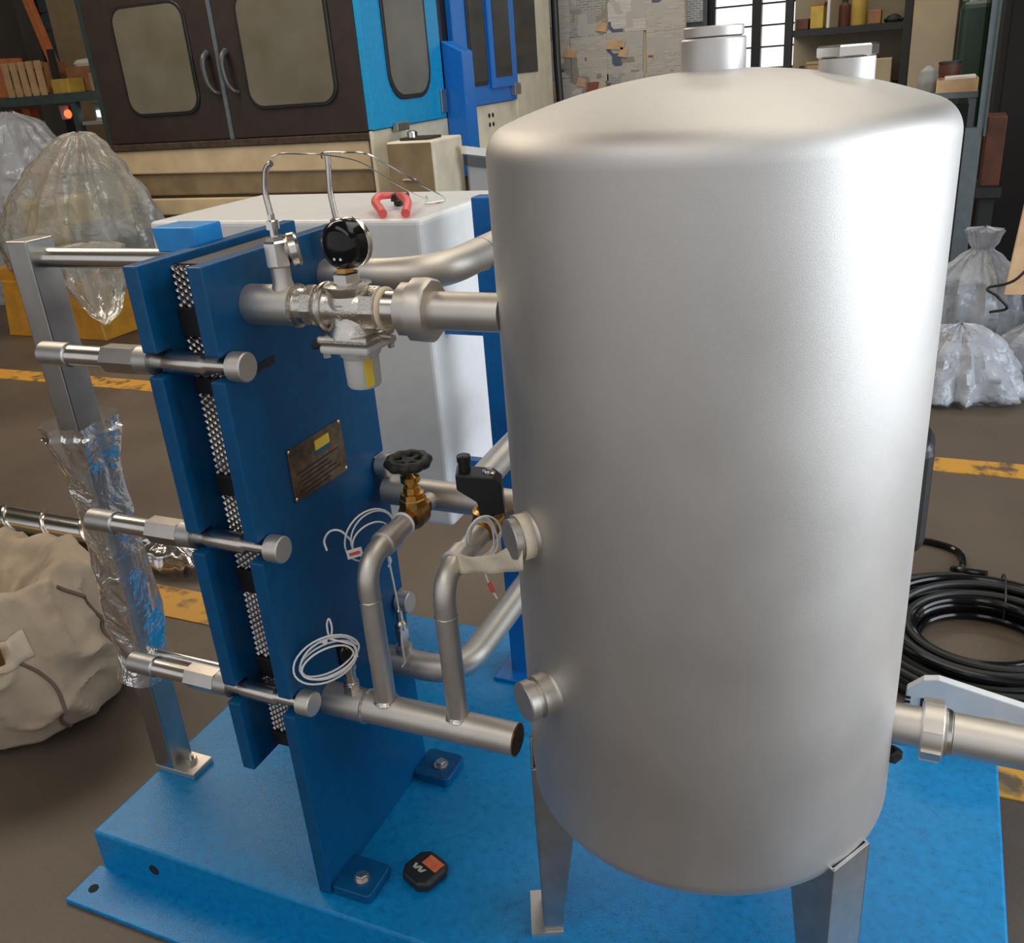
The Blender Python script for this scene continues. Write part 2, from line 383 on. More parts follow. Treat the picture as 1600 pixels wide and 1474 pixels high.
# ------------------------------------------------------------ plate heat exchanger
hx = thing('plate_heat_exchanger', 'plate heat exchanger with two dark blue end plates and stainless tie bolts', 'exchanger', (-1.25, 1.257, ZB))
XF0, XF1, XM0, XM1 = -1.0, -0.972, -1.125, -1.097
Y0, Y1, ZT = 1.053, 1.462, 1.38
BZ = (1.222, 0.902, 0.582); NB = 1.078; FB = 1.437
def end_plate(x, zb):
    nw = 0.0195; ni = 0.036
    L = [(Y0, zb)]
    for z in sorted(BZ): L += [(Y0, z-nw), (Y0+ni, z-nw), (Y0+ni+0.008, z), (Y0+ni, z+nw), (Y0, z+nw)]
    L += [(Y0, ZT), (Y1, ZT)]
    for z in BZ: L += [(Y1, z+nw), (Y1-ni, z+nw), (Y1-ni-0.008, z), (Y1-ni, z-nw), (Y1, z-nw)]
    L += [(Y1, zb)]
    return [(x, y, z) for y, z in L]
fp = MB().prism(end_plate(XF0, ZB), (XF1-XF0, 0, 0)).build('fixed_plate', 'blue_plate', hx, smooth=0, bevel=0.003)
MB().prism(end_plate(XM0, 0.404), (XM1-XM0, 0, 0)).build('pressure_plate', 'blue_plate', hx, smooth=0, bevel=0.003)
def rounded(cx0, cx1, cy0, cy1, z, r=0.012, n=4):
    out = []
    for x, y, a in ((cx1-r, cy0+r, -PI/2), (cx1-r, cy1-r, 0), (cx0+r, cy1-r, PI/2), (cx0+r, cy0+r, PI)):
        for k in range(n+1): q = a+PI/2*k/n; out.append((x+r*math.cos(q), y+r*math.sin(q), z))
    return out
for y0, y1, by in ((1.057, 1.144, 1.094), (1.398, 1.486, 1.44)):
    ft = MB().prism(rounded(-0.973, -0.882, y0, y1, ZB+0.0005), (0, 0, 0.022)).build('foot', 'blue_plate', hx, smooth=40, bevel=0.002)
    b = MB(); b.lathe((-0.92, by, ZB+0.0225), (0, 0, 1), [(0, 0.017), (0.003, 0.017)], 20); b.lathe((-0.92, by, ZB+0.0255), (0, 0, 1), [(0, 0.013), (0.008, 0.013), (0.010, 0.010)], 6)
    b.build('foot_bolt', 'steel_bright', ft)
# channel plates with a chevron edge
Yp0, Yp1 = 1.123, 1.392
pitch = 0.0088
def channel(ph):
    mb = MB(); nz_ = 321
    zz = [0.44+(1.366-0.44)*i/(nz_-1) for i in range(nz_)]
    ys = [Yp0, Yp0+0.02, Yp1-0.02, Yp1]
    vs = []; fs = []
    for z in zz:
        w = math.cos(z*2*PI/0.0118+ph)
        for k, y in enumerate(ys): vs.append((-1.0925+0.45*pitch*w*(1 if k < 2 else 0), y, z))
    for j in range(nz_-1):
        for k in range(3): fs.append((j*4+k, j*4+k+1, (j+1)*4+k+1, (j+1)*4+k))
    return mb.add(vs, fs)
pa = channel(0).build('channel_plate', 'plate_steel', hx, solid=0.0007)
pb = channel(PI).build('channel_plate', 'plate_steel', hx, solid=0.0007); pb.location += V((pitch, 0, 0))
for k in range(1, 5): clone(pa, hx, (2*k*pitch, 0, 0)); clone(pb, hx, (2*k*pitch, 0, 0))
clone(pa, hx, (10*pitch-0.0015, 0, 0))
for z0, z1 in ((1.252, 1.300), (1.155, 1.182), (0.968, 1.006), (0.772, 0.818), (0.585, 0.627), (0.42, 0.45)):
    MB().box(-1.0955, -1.002, Yp0-0.006, Yp0+0.02, z0, z1).build('gasket', 'black_rubber', hx, smooth=0, bevel=0.002)
MB().box(-1.0955, -1.002, Yp0+0.01, Yp1-0.01, 1.345, 1.368).build('gasket', 'black_rubber', hx, smooth=0)
# support post with foot
MB().box(-1.587, -1.532, 1.225, 1.289, ZB, 1.383).build('support_post', 'steel_post', hx, smooth=0, bevel=0.003)
pf = MB().box(-1.588, -1.472, 1.224, 1.292, ZB, ZB+0.016).build('post_foot', 'steel_blast', hx, smooth=0, bevel=0.002)
b = MB(); b.lathe((-1.508, 1.262, ZB+0.016), (0, 0, 1), [(0, 0.013), (0.012, 0.013)], 6); b.cyl((-1.508, 1.262, ZB+0.02), (-1.508, 1.262, ZB+0.036), 0.007, 12)
b.build('foot_bolt', 'steel_bright', pf)
# guide bars
MB().cyl((-1.533, 1.257, 1.348), (-0.995, 1.257, 1.348), 0.0185, 28).build('guide_bar', 'steel_bright', hx)
MB().cyl((-1.533, 1.257, 0.452), (-0.995, 1.257, 0.452), 0.011, 20).build('guide_bar', 'steel_bright', hx)
MB().prism([(-1.212, 1.222, 1.366), (-1.125, 1.222, 1.366), (-1.125, 1.222, 1.408), (-1.218, 1.222, 1.408)], (0, 0.07, 0)).build('hanger_bracket', 'bright_blue', hx, smooth=0, bevel=0.003)
# tie bolts
def tie_bolt(y, z, long=True):
    x0 = -1.345 if long else -1.2
    t = MB(); t.cyl((x0, y, z), (-1.165, y, z), 0.0178, 24); t.lathe((-1.165, y, z), (1, 0, 0), [(0, 0.0140), (0.060, 0.0140), (0.068, 0.0180), (0.142, 0.0180), (0.148, 0.0130), (0.196, 0.0130)], 24)
    r = t.build('tie_bolt', 'steel_bright', hx, org=(-1.2, y, z))
    if long:
        MB().lathe((-1.378, y, z), (1, 0, 0), [(0, 0.0175), (0.003, 0.021), (0.062, 0.021), (0.064, 0.018)], 28).build('end_collar', 'steel_dull', r, org=(-1.2, y, z))
    n = MB(); n.lathe((-1.232, y, z), (1, 0, 0), [(0, 0.0205), (0.003, 0.0245), (0.072, 0.0245), (0.075, 0.0205)], 6, up=(0, 0.5, 0.87))
    n.build('nut', 'nut_steel', r, org=(-1.2, y, z), smooth=20)
    MB().lathe((-1.157, y, z), (1, 0, 0), [(0, 0.0235), (0.03, 0.0235)], 28).build('washer', 'steel_dull', r, org=(-1.2, y, z))
    MB().lathe((-0.971, y, z), (1, 0, 0), [(0, 0.021), (0.002, 0.0235), (0.028, 0.0235), (0.030, 0.0215)], 32).build('head', 'steel_blast', r, org=(-1.2, y, z))
    return r
tb = tie_bolt(NB, BZ[0])
for z in BZ[1:]: clone(tb, hx, (0, 0, z-BZ[0]))
for z in BZ: clone(tb, hx, (0, FB-NB, z-BZ[0]))
# nameplate and tag
npz = [(1.165, 1.043), (1.329, 1.042), (1.331, 0.938), (1.164, 0.944)]
nm = MB().prism([(XF1+0.0002, y, z) for y, z in npz], (0.002, 0, 0)).build('nameplate', 'plate_metal', hx, smooth=0)
for y, z in ((1.170, 1.038), (1.324, 1.037), (1.326, 0.943), (1.169, 0.949)):
    MB().lathe((XF1+0.002, y, z), (1, 0, 0), [(0, 0.0035), (0.0015, 0.0025)], 10).build('rivet', 'chrome', nm)
MB().box(XF1+0.0015, XF1+0.003, 1.243, 1.287, 1.012, 1.030).build('yellow_emblem', 'yellow_label', nm, smooth=0)
MB().box(XF1+0.0015, XF1+0.003, 1.241, 1.286, 1.003, 1.0115).build('blue_emblem_band', 'logo_blue', nm, smooth=0)
for k in range(6):
    z = 0.992-k*0.0085
    MB().box(XF1+0.0018, XF1+0.0026, 1.18+0.01*(k % 2), 1.31-0.012*((k*3) % 4), z-0.0014, z+0.0014).build('print_line', 'iron_black', nm, smooth=0)
MB().prism([(XF1, 1.131, 1.207), (XF1, 1.178, 1.209), (XF1, 1.178, 1.197), (XF1, 1.131, 1.195)], (0.002, 0, 0)).build('black_tag', 'black_plastic', hx, smooth=0)

# ------------------------------------------------------------ tank
TX, TY, TR = -0.276, 1.281, 0.2985
TC = V((TX, TY, 0))
uu = V((-0.2105, 0.9776, 0)); lft = V((-0.9776, -0.2105, 0))
def tdir(deg):
    p = math.radians(deg); return (-uu*math.cos(p) + lft*math.sin(p)).normalized()
tk = thing('pressure_tank', 'large bead-blasted stainless steel cylindrical tank on three channel legs', 'tank', (TX, TY, ZB))
prof = []
zt, zb, kr = 1.506, 0.497, 0.042
ang = math.radians(68)
def head(ztan, sgn, rise):
    out = []
    for k in range(9):
        a = ang*k/8; out.append((ztan+sgn*kr*math.sin(a), TR-kr+kr*math.cos(a)))
    z1, r1_ = out[-1]; zap = ztan+sgn*rise
    h = abs(zap-z1); Rc = (r1_**2+h*h)/(2*h)
    for k in range(1, 15):
        r = r1_*(1-k/14); out.append((z1+sgn*(math.sqrt(max(Rc*Rc-r*r, 0))-math.sqrt(Rc*Rc-r1_**2)), max(r, 0.0006)))
    return out
top = head(zt, 1, 0.088); bot = head(zb, -1, 0.112)
prof = list(reversed(bot)) + top
MB().lathe((TX, TY, 0), (0, 0, 1), prof, 128).build('shell', 'steel_tank', tk, smooth=50)
# top nozzles
n1 = MB(); n1.lathe((TX, TY, 1.570), (0, 0, 1), [(0, 0.0405), (0.058, 0.0405), (0.060, 0.039)], 48)
nz1 = n1.build('top_nozzle', 'steel_tank', tk)
MB().lathe((TX, TY, 1.630), (0, 0, 1), [(0, 0.034), (0.002, 0.0375), (0.012, 0.0375), (0.0135, 0.036)], 48).build('cap', 'steel_tank', nz1)
N2 = V((TX+0.160, TY+0.020, 0))
n2 = MB(); n2.lathe((N2.x, N2.y, 1.530), (0, 0, 1), [(0, 0.0335), (0.066, 0.0335)], 40)
nz2 = n2.build('top_nozzle', 'steel_tank', tk)
MB().lathe((N2.x, N2.y, 1.5965), (0, 0, 1), [(0, 0.0345), (0.002, 0.0375), (0.012, 0.0375), (0.014, 0.035)], 6, up=(0.9, 0.35, 0)).build('hex_plug', 'steel_bright', nz2, smooth=20)
# side nozzles
def side_nozzle(deg, z, L, plug):
    d = tdir(deg); p = TC + d*(TR-0.012) + V((0, 0, z))
    n = MB(); n.lathe(p, d, [(0.0, 0.036), (0.010, 0.036), (0.0145, 0.0325), (L+0.012, 0.0325)], 40)
    o = n.build('side_nozzle', 'steel_blast', tk)
    if plug:
        q = p + d*(L+0.012)
        MB().lathe(q, d, [(0, 0.027), (0.006, 0.027), (0.008, 0.031), (0.022, 0.031), (0.024, 0.029)], 40).build('plug', 'steel_blast', o)
    return d, p
side_nozzle(50, 0.748, 0.022, True)
dT, pT = side_nozzle(55.5, 1.004, 0.020, False)
MB().lathe(pT + dT*0.0322, dT, [(0, 0.030), (0.010, 0.030), (0.012, 0.028)], 32).build('nozzle_plug', 'steel_blast', tk)
# legs: open channels welded to the shell
def leg(deg, ztop):
    d = tdir(deg); t = V((-d.y, d.x, 0))           # radial, tangential
    o = TC + d*(TR+0.005); w = 0.044; th = 0.005; dep = 0.078
    l = MB()
    zb_ = ZB+0.008
    l.obox(o - d*th/2 + V((0, 0, (ztop+zb_)/2)), d*th/2, t*w, V((0, 0, (ztop-zb_)/2)))
    for s in (-1, 1):
        c = o + t*(w-th/2)*s
        poly = [c + V((0, 0, zb_)), c - d*0.034 + V((0, 0, zb_)), c - d*dep + V((0, 0, ztop-0.07)), c - d*0.030 + V((0, 0, ztop)), c + V((0, 0, ztop))]
        l.prism([q - t*th/2 for q in poly], t*th)
    lg = l.build('leg', 'steel_dull', tk, smooth=0, bevel=0.0015)
    f = MB(); f.obox(o - d*0.006 + V((0, 0, ZB+0.004)), d*0.030, t*0.050 , V((0, 0, 0.0039)))
    f.build('foot_plate', 'steel_blast', lg, smooth=0)
    b = MB(); q = o - d*0.016 + V((0, 0, ZB+0.008)); b.lathe(q, (0, 0, 1), [(0, 0.011), (0.009, 0.011)], 6); b.build('anchor_bolt', 'steel_bright', lg)
for dg, zt_ in ((78, 0.515), (-47, 0.490), (197, 0.512)): leg(dg, zt_)

# ------------------------------------------------------------ pipework on the fixed plate
PR = 0.0300
AX = (1.15, 1.302)   # y, z of the supply axis
def px(x): return V((x, AX[0], AX[1]))
sp = thing('supply_pipe', 'short blasted steel stub pipe leaving the top near corner of the blue plate', 'pipe', px(-0.92))
MB().cyl(px(XF1+0.0005), px(-0.884), PR+0.0015, 36).build('stub', 'steel_blast', sp)
MB().lathe(px(-0.884), (1, 0, 0), [(0, PR+0.001), (0.003, PR+0.004), (0.006, PR-0.002)], 32).build('weld_ring', 'weld', sp)
MB().cyl(px(-0.879), px(-0.862), 0.0275, 32).build('nipple', 'steel_cast', sp)
MB().lathe(V((-0.905, 1.15, 1.326)), (0, 0, 1), [(0, 0.019), (0.014, 0.015), (0.036, 0.015)], 24).build('branch_socket', 'steel_blast', sp)

av = thing('angle_fitting', 'shiny hex elbow fitting with round disc standing on the supply stub', 'fitting', (-0.905, 1.15, 1.362))
MB().lathe((-0.905, 1.15, 1.3625), (0, 0, 1), [(0, 0.017), (0.002, 0.0195), (0.036, 0.0195), (0.039, 0.016), (0.045, 0.013)], 6).build('hex_body', 'chrome', av, smooth=20)
MB().lathe((-0.897, 1.162, 1.383), V((0.75, 0.55, 0.1)), [(0, 0.012), (0.006, 0.026), (0.016, 0.026), (0.020, 0.022)], 32).build('disc', 'steel_bright', av)
MB().lathe((-0.905, 1.15, 1.4075), (0, 0, 1), [(0, 0.006), (0.010, 0.006), (0.0105, 0.0105), (0.022, 0.0105), (0.024, 0.006), (0.032, 0.006)], 6).build('compression_nut', 'chrome', av, smooth=20)

tag(MB().tube(fillet([(-0.905, 1.15, 1.4392), (-0.909, 1.15, 1.472), (-0.899, 1.15, 1.508), (-0.888, 1.15, 1.512)], 0.015), 0.0045, 12).build('capillary_tube', 'steel_bright'),
    'thin bent steel tube rising from the hex elbow fitting', 'tube', 'thin steel tubes')
tag(MB().tube(spline([(-0.888, 1.15, 1.520), (-0.888, 1.18, 1.522), (-0.893, 1.24, 1.515), (-0.895, 1.30, 1.507), (-0.93, 1.45, 1.48), (-0.98, 1.62, 1.43), (-1.04, 1.82, 1.375), (-1.12, 2.02, 1.335), (-1.19, 2.14, 1.326)], 8), 0.0013, 6).build('capillary_wire', 'steel_bright'),
    'hair-thin capillary wire from the left steel tube arching to the white cabinet', 'wire')

# control valve body
cv = thing('control_valve', 'cast stainless control valve with grey bottom actuator between blue plate and tank', 'valve', px(-0.785))
MB().lathe(px(-0.8615), (1, 0, 0), [(0, 0.030), (0.002, 0.033), (0.018, 0.033), (0.020, 0.030)], 8).build('hex_end', 'steel_cast', cv, smooth=20)
b = MB(); b.lathe(px(-0.8415), (1, 0, 0), [(0, 0.030), (0.003, 0.034), (0.006, 0.030), (0.010, 0.034), (0.014, 0.032), (0.03, 0.028), (0.055, 0.035), (0.075, 0.030), (0.086, 0.028)], 36)
b.build('body', 'steel_cast', cv)
MB().lathe(px(-0.757), (1, 0, 0), [(0, 0.029), (0.002, 0.034), (0.024, 0.034), (0.027, 0.030)], 8).build('hex_end', 'steel_cast', cv, smooth=20)
b = MB(); b.lathe((-0.787, 1.15, 1.322), (0, 0, 1), [(0, 0.031), (0.012, 0.036), (0.016, 0.036), (0.018, 0.022), (0.020, 0.022)], 32)
b.build('bonnet_flange', 'steel_cast', cv)
MB().lathe((-0.787, 1.15, 1.342), (0, 0, 1), [(0, 0.021), (0.012, 0.021), (0.014, 0.018)], 6).build('bonnet_hex', 'chrome', cv, smooth=20)
MB().lathe((-0.787, 1.15, 1.262), (0, 0, 1), [(0, 0.0415), (0.008, 0.040), (0.018, 0.034), (0.034, 0.0325), (0.050, 0.034), (0.062, 0.031)], 36).build('bowl', 'steel_cast', cv)
MB().lathe(px(-0.832), (1, 0, 0), [(0, 0.036), (0.003, 0.0385), (0.007, 0.0385), (0.010, 0.035)], 36).build('ring', 'steel_cast', cv)
rb = MB()
for k, (w, z) in enumerate(((0.007, 1.312), (0.008, 1.306), (0.003, 1.297), (0.003, 1.292))):
    rb.box(-0.787-w, -0.787+w, 1.1155, 1.119, z-0.0012, z+0.0012)
rb.build('cast_mark', 'steel_cast', cv, smooth=0)
MB().box(-0.832, -0.742, 1.110, 1.196, 1.252, 1.266).build('base_flange', 'steel_cast', cv, smooth=0, bevel=0.005)
MB().box(-0.830, -0.744, 1.112, 1.194, 1.238, 1.2515).build('actuator_flange', 'grey_cast', cv, smooth=0, bevel=0.005)
act = MB().lathe((-0.783, 1.152, 1.2378), (0, 0, -1), [(0, 0.034), (0.008, 0.031), (0.012, 0.0275), (0.055, 0.0265), (0.059, 0.024)], 32).build('actuator', 'grey_cast', cv)
MB().prism([(-0.7645, 1.1285, 1.228), (-0.7565, 1.1385, 1.228), (-0.7575, 1.1390, 1.186), (-0.7650, 1.1290, 1.184)], (0.003, -0.002, 0)).build('yellow_sticker', 'yellow_label', act, smooth=0)
for x, y in ((-0.822, 1.120), (-0.752, 1.120), (-0.748, 1.186), (-0.822, 1.186)):
    MB().lathe((x, y, 1.2385), (0, 0, -1), [(0, 0.006), (0.007, 0.006)], 6).build('flange_bolt', 'steel_bright', cv)
MB().cyl((-0.744, 1.15, 1.259), (-0.715, 1.143, 1.259), 0.006, 10).build('side_stud', 'chrome', cv)
MB().obox((-0.845, 1.148, 1.246), (0.016, 0, 0.004), (0, 0.012, 0), (0, 0, 0.007)).build('black_clip', 'black_plastic', cv, smooth=0, bevel=0.003)

pg = thing('pressure_gauge', 'round black-backed pressure gauge on brass stem above the control valve', 'gauge', (-0.787, 1.15, 1.356))
MB().lathe((-0.787, 1.15, 1.3562), (0, 0, 1), [(0, 0.014), (0.006, 0.014), (0.008, 0.011), (0.020, 0.011)], 6).build('stem', 'brass', pg, smooth=20)
gd = V((-0.13, -0.99, 0.03)).normalized(); gc = V((-0.783, 1.148, 1.396))
MB().lathe(gc - gd*0.016, gd, [(0, 0.034), (0.0, 0.0355), (0.020, 0.0355), (0.028, 0.033), (0.034, 0.027), (0.037, 0.018), (0.038, 0.006)], 48).build('case', 'black_gloss', pg, smooth=60)
MB().lathe(gc - gd*0.024, gd, [(0, 0.034), (0.002, 0.0368), (0.009, 0.0368), (0.011, 0.0354)], 48).build('bezel', 'chrome', pg)
gs = gd.cross(V((0, 0, 1))).normalized()
for s in (-1, 1):
    MB().lathe(gc + gd*0.0185 - gs*0.004 + gs*0.0058*s + V((0, 0, -0.018)), gd, [(0, 0.0026), (0.0035, 0.0022)], 10).build('case_screw', 'chrome', pg)

tr = thing('tank_inlet_pipe', 'blasted steel inlet pipe with union nut running from control valve into tank', 'pipe', px(-0.65))
MB().lathe(px(-0.7295), (1, 0, 0), [(0, 0.030), (0.002, 0.0325), (0.005, 0.0325), (0.007, 0.030)], 36).build('sealing_ring', 'ptfe', tr)
MB().cyl(px(-0.7225), px(-0.695), 0.0275, 36).build('nipple', 'steel_bright', tr)
MB().lathe(px(-0.697), (1, 0, 0), [(0, 0.036), (0.002, 0.040), (0.020, 0.040), (0.022, 0.047), (0.046, 0.048), (0.052, 0.044), (0.053, 0.034)], 10).build('union_nut', 'steel_blast', tr, smooth=38)
MB().cyl(px(-0.65), px(-0.535), 0.0275, 40).build('tube', 'steel_blast', tr)

# far top pipe, bending towards the back
ft_ = thing('upper_return_pipe', 'blasted steel pipe bending back from the top far corner of the blue plate', 'pipe', (-0.97, 1.36, 1.30))
MB().tube(fillet([(XF1+0.0005, 1.36, 1.30), (-0.757, 1.36, 1.303), (-0.765, 1.98, 1.30)], 0.12, 14), PR, 32).build('tube', 'steel_blast', ft_)
MB().tube([(-0.759, 1.545, 1.3012), (-0.7593, 1.549, 1.3012)], PR+0.0012, 32).build('weld_ring', 'weld', ft_)
f2 = thing('compression_fitting', 'small steel compression fitting on far top pipe, half behind the gauge', 'fitting', (-0.935, 1.36, 1.33))
MB().lathe((-0.935, 1.36, 1.3265), (0, 0, 1), [(0, 0.014), (0.03, 0.014), (0.031, 0.016), (0.05, 0.016), (0.052, 0.012), (0.070, 0.012), (0.073, 0.006)], 6).build('hex_body', 'chrome', f2, smooth=20)
tag(MB().tube(fillet([(-0.935, 1.36, 1.3998), (-0.939, 1.36, 1.44), (-0.934, 1.36, 1.494), (-0.934, 1.36, 1.503)], 0.01), 0.0048, 12).build('capillary_tube', 'steel_bright'),
    'straight thin steel tube rising behind the black gauge', 'tube', 'thin steel tubes')
tag(MB().tube(spline([(-0.945, 1.36, 1.497), (-0.938, 1.355, 1.506), (-0.90, 1.36, 1.505), (-0.86, 1.36, 1.502), (-0.85, 1.40, 1.482), (-0.85, 1.52, 1.43), (-0.93, 1.75, 1.375), (-1.06, 1.98, 1.332), (-1.11, 1.99, 1.328), (-1.08, 2.03, 1.329)], 8), 0.0016, 6).build('capillary_wire', 'steel_bright'),
    'thin capillary wire from the tube behind the gauge trailing onto the white cabinet', 'wire')

# far bottom pipe
bp_ = thing('lower_return_pipe', 'blasted steel pipe bending back from the bottom far corner of the blue plate', 'pipe', (-0.97, 1.37, 0.475))
MB().tube(fillet([(XF1+0.0005, 1.37, 0.478), (-0.80, 1.37, 0.475), (-0.812, 2.0, 0.47)], 0.09, 14), PR, 32).build('tube', 'steel_blast', bp_)
MB().cyl((-0.928, 1.37, 0.505), (-0.928, 1.37, 0.520), 0.018, 24).build('sensor_socket', 'steel_blast', bp_)
ts = thing('temperature_probe', 'shiny hex temperature probe standing upright on the lower far pipe', 'probe', (-0.928, 1.37, 0.52))
MB().lathe((-0.928, 1.37, 0.5205), (0, 0, 1), [(0, 0.0135), (0.024, 0.0135), (0.025, 0.016), (0.044, 0.016)], 6).build('hex_body', 'steel_bright', ts, smooth=20)
MB().lathe((-0.928, 1.37, 0.5645), (0, 0, 1), [(0, 0.013), (0.012, 0.013), (0.018, 0.008), (0.042, 0.007), (0.046, 0.003)], 16).build('stem', 'steel_bright', ts)
MB().tube(spline([(-0.928, 1.37, 0.61), (-0.932, 1.372, 0.66), (-0.938, 1.375, 0.72), (-0.934, 1.37, 0.735), (-0.925, 1.362, 0.728), (-0.93, 1.358, 0.716)], 6), 0.0022, 6).build('lead_wire', 'white_wire', ts)
MB().tube(spline([(-0.91, 1.345, 0.59), (-0.908, 1.335, 0.56), (-0.906, 1.332, 0.53), (-0.905, 1.33, 0.51), (-0.910, 1.325, 0.50)], 6), 0.0024, 6).build('label_strip', 'white_wire', ts)

# mid pipe and branch to the back
mp_ = thing('middle_pipe', 'blasted steel pipe behind the brass valves with a branch to the back', 'pipe', (-0.85, 1.43, 0.85))
MB().lathe((-0.958, 1.43, 0.852), (1, 0, 0), [(0, 0.024), (0.004, PR), (0.41, PR)], 36).build('tube', 'steel_blast', mp_)
MB().tube([(-0.775, 1.445, 0.858), (-0.782, 1.62, 0.862), (-0.79, 1.98, 0.866)], PR, 32).build('branch', 'steel_blast', mp_)

# manifold with two risers
HY, HZ = 1.16, 0.530
mf = thing('manifold', 'capped horizontal steel manifold pipe with two bent risers at plate bottom', 'manifold', (-0.78, HY, HZ))
MB().cyl((XF1+0.0005, HY, HZ), (-0.888, HY, HZ), PR+0.002, 36).build('stub', 'steel_blast', mf)
MB().lathe((-0.888, HY, HZ), (1, 0, 0), [(0, PR+0.001), (0.003, PR+0.004), (0.006, PR)], 36).build('weld_ring', 'weld', mf)
MB().cyl((-0.883, HY, HZ), (-0.578, HY, HZ+0.003), PR, 40).build('header', 'steel_blast', mf)
MB().cyl((-0.578, HY, HZ+0.003), (-0.5765, HY, HZ+0.003), PR-0.002, 40).build('end_cap', 'brass_dark', mf)
RR = 0.0195
def riser(x, zt_, yend):
    r = MB().tube(fillet([(x, HY, HZ+0.022), (x, HY, zt_), (x, yend, zt_+0.004)], 0.055, 12), RR, 28).build('riser', 'steel_blast', mf)
    MB().lathe((x, HY, HZ+0.026), (0, 0, 1), [(0, RR+0.005), (0.006, RR)], 28).build('weld_bead', 'weld', r)
    MB().lathe((x, HY, zt_-0.075), (0, 0, 1), [(0, RR), (0.0015, RR+0.0012), (0.003, RR)], 28).build('weld_bead', 'weld', r)
    MB().lathe((x, yend-0.018, zt_+0.003), (0, 1, 0.03), [(0, RR+0.001), (0.002, RR+0.005), (0.034, RR+0.005), (0.037, RR+0.002)], 28).build('socket', 'steel_blast', r)
    return r
riser(-0.842, 0.848, 1.238); riser(-0.692, 0.842, 1.222)
MB().cyl((-0.842, 1.257, 0.853), (-0.842, 1.296, 0.854), 0.0205, 28).build('nipple', 'steel_blast', mf)
MB().cyl((-0.692, 1.241, 0.846), (-0.692, 1.312, 0.847), 0.0195, 28).build('nipple', 'steel_blast', mf)

# sensor on the manifold and its coil of white wire
s2 = thing('temperature_probe', 'hex temperature probe with black head standing on the manifold by the plate', 'probe', (-0.915, HY, 0.56))
MB().lathe((-0.915, HY, 0.5555), (0, 0, 1), [(0, 0.018), (0.010, 0.0165), (0.012, 0.0165), (0.022, 0.0165)], 6).build('hex_base', 'steel_cast', s2, smooth=20)
MB().lathe((-0.915, HY, 0.5776), (0, 0, 1), [(0, 0.014), (0.004, 0.0145), (0.006, 0.012), (0.03, 0.012), (0.032, 0.014), (0.042, 0.014)], 20).build('neck', 'steel_bright', s2)
MB().lathe((-0.915, HY, 0.6197), (0, 0, 1), [(0, 0.012), (0.006, 0.017), (0.040, 0.017), (0.046, 0.010)], 20).build('sensor_head', 'black_gloss', s2)
def wirecoil(c, a, b, n, jit, seed, lead=()):
    rnd = random.Random(seed); pts = []
    N = 20
    for k in range(n*N+1):
        q = 2*PI*k/N; t = k // N
        s = 1+jit*math.sin(q*0.37+seed)+0.10*math.sin(t*2.1+seed)
        off = V((0.004*math.sin(t*1.7), 0.004*math.cos(t*2.3), 0.005*math.sin(t*3.1+q)))
        pts.append(V(c)+V(a)*math.cos(q)*s+V(b)*math.sin(q)*s+off)
    return spline([*lead, *pts[::2]], 3) if lead else spline(pts[::2], 3)
wc = thing('wire_coil', 'white wire coil tied up beside the manifold probe head', 'wire', (-0.95, 1.13, 0.63), 'coils of white wire')
MB().tube(wirecoil((-0.926, 1.118, 0.655), (0.034, 0.042, 0.010), (-0.010, -0.004, 0.033), 4, 0.08, 3), 0.0019, 6).build('wire', 'white_wire', wc)
MB().tube(spline([(-0.925, 1.135, 0.688), (-0.921, 1.14, 0.71), (-0.926, 1.143, 0.728), (-0.931, 1.14, 0.715), (-0.924, 1.135, 0.692), (-0.90, 1.14, 0.685), (-0.885, 1.15, 0.672), (-0.883, 1.15, 0.65)], 6), 0.0019, 6).build('wire_end', 'white_wire', wc)
MB().lathe((-0.94, 1.128, 0.688), (1, -0.4, 0.3), [(0, 0.005), (0.014, 0.005)], 8).build('tie', 'white_wire', wc)

# brass globe valve on the left riser
gx, gz = -0.842, 0.856
gv = thing('globe_valve', 'brass globe valve with black handwheel on the left bent riser', 'valve', (gx, 1.34, gz))
MB().lathe((gx, 1.296, gz-0.001), (0, 1, 0), [(0, 0.0205), (0.003, 0.0235), (0.006, 0.0205)], 24).build('sealing_ring', 'white_wire', gv)
b = MB(); b.lathe((gx, 1.302, gz), (0, 1, 0), [(0, 0.019), (0.014, 0.019)], 6); b.lathe((gx, 1.316, gz), (0, 1, 0), [(0, 0.020), (0.012, 0.028), (0.038, 0.028), (0.050, 0.020)], 24); b.lathe((gx, 1.366, gz), (0, 1, 0), [(0, 0.019), (0.014, 0.019)], 6)
b.build('body', 'brass_dark', gv, smooth=25)
MB().lathe((gx, 1.341, gz+0.018), (0, 0, 1), [(0, 0.027), (0.014, 0.0265), (0.016, 0.024), (0.026, 0.023), (0.028, 0.017), (0.038, 0.016), (0.040, 0.013), (0.046, 0.013)], 8).build('bonnet', 'brass', gv, smooth=20)
MB().lathe((gx, 1.341, gz+0.064), (0, 0, 1), [(0, 0.015), (0.003, 0.0185), (0.014, 0.0185), (0.018, 0.010), (0.021, 0.006), (0.046, 0.006)], 20).build('gland_and_stem', 'brass', gv)
wz = gz+0.106
w = MB(); wp = []
for k in range(40):
    q = 2*PI*k/40; r = 0.034+0.0022*math.cos(10*q); wp.append((gx+r*math.cos(q), 1.341+r*math.sin(q), wz))
w.tube(wp, 0.0100, 12, closed=True); w.lathe((gx, 1.341, wz-0.005), (0, 0, 1), [(0, 0.012), (0.010, 0.012)], 16)
for k in range(5):
    q = 2*PI*k/5; w.cyl((gx, 1.341, wz), (gx+0.032*math.cos(q), 1.341+0.032*math.sin(q), wz), 0.006, 8)
w.build('handwheel', 'iron_black', gv)
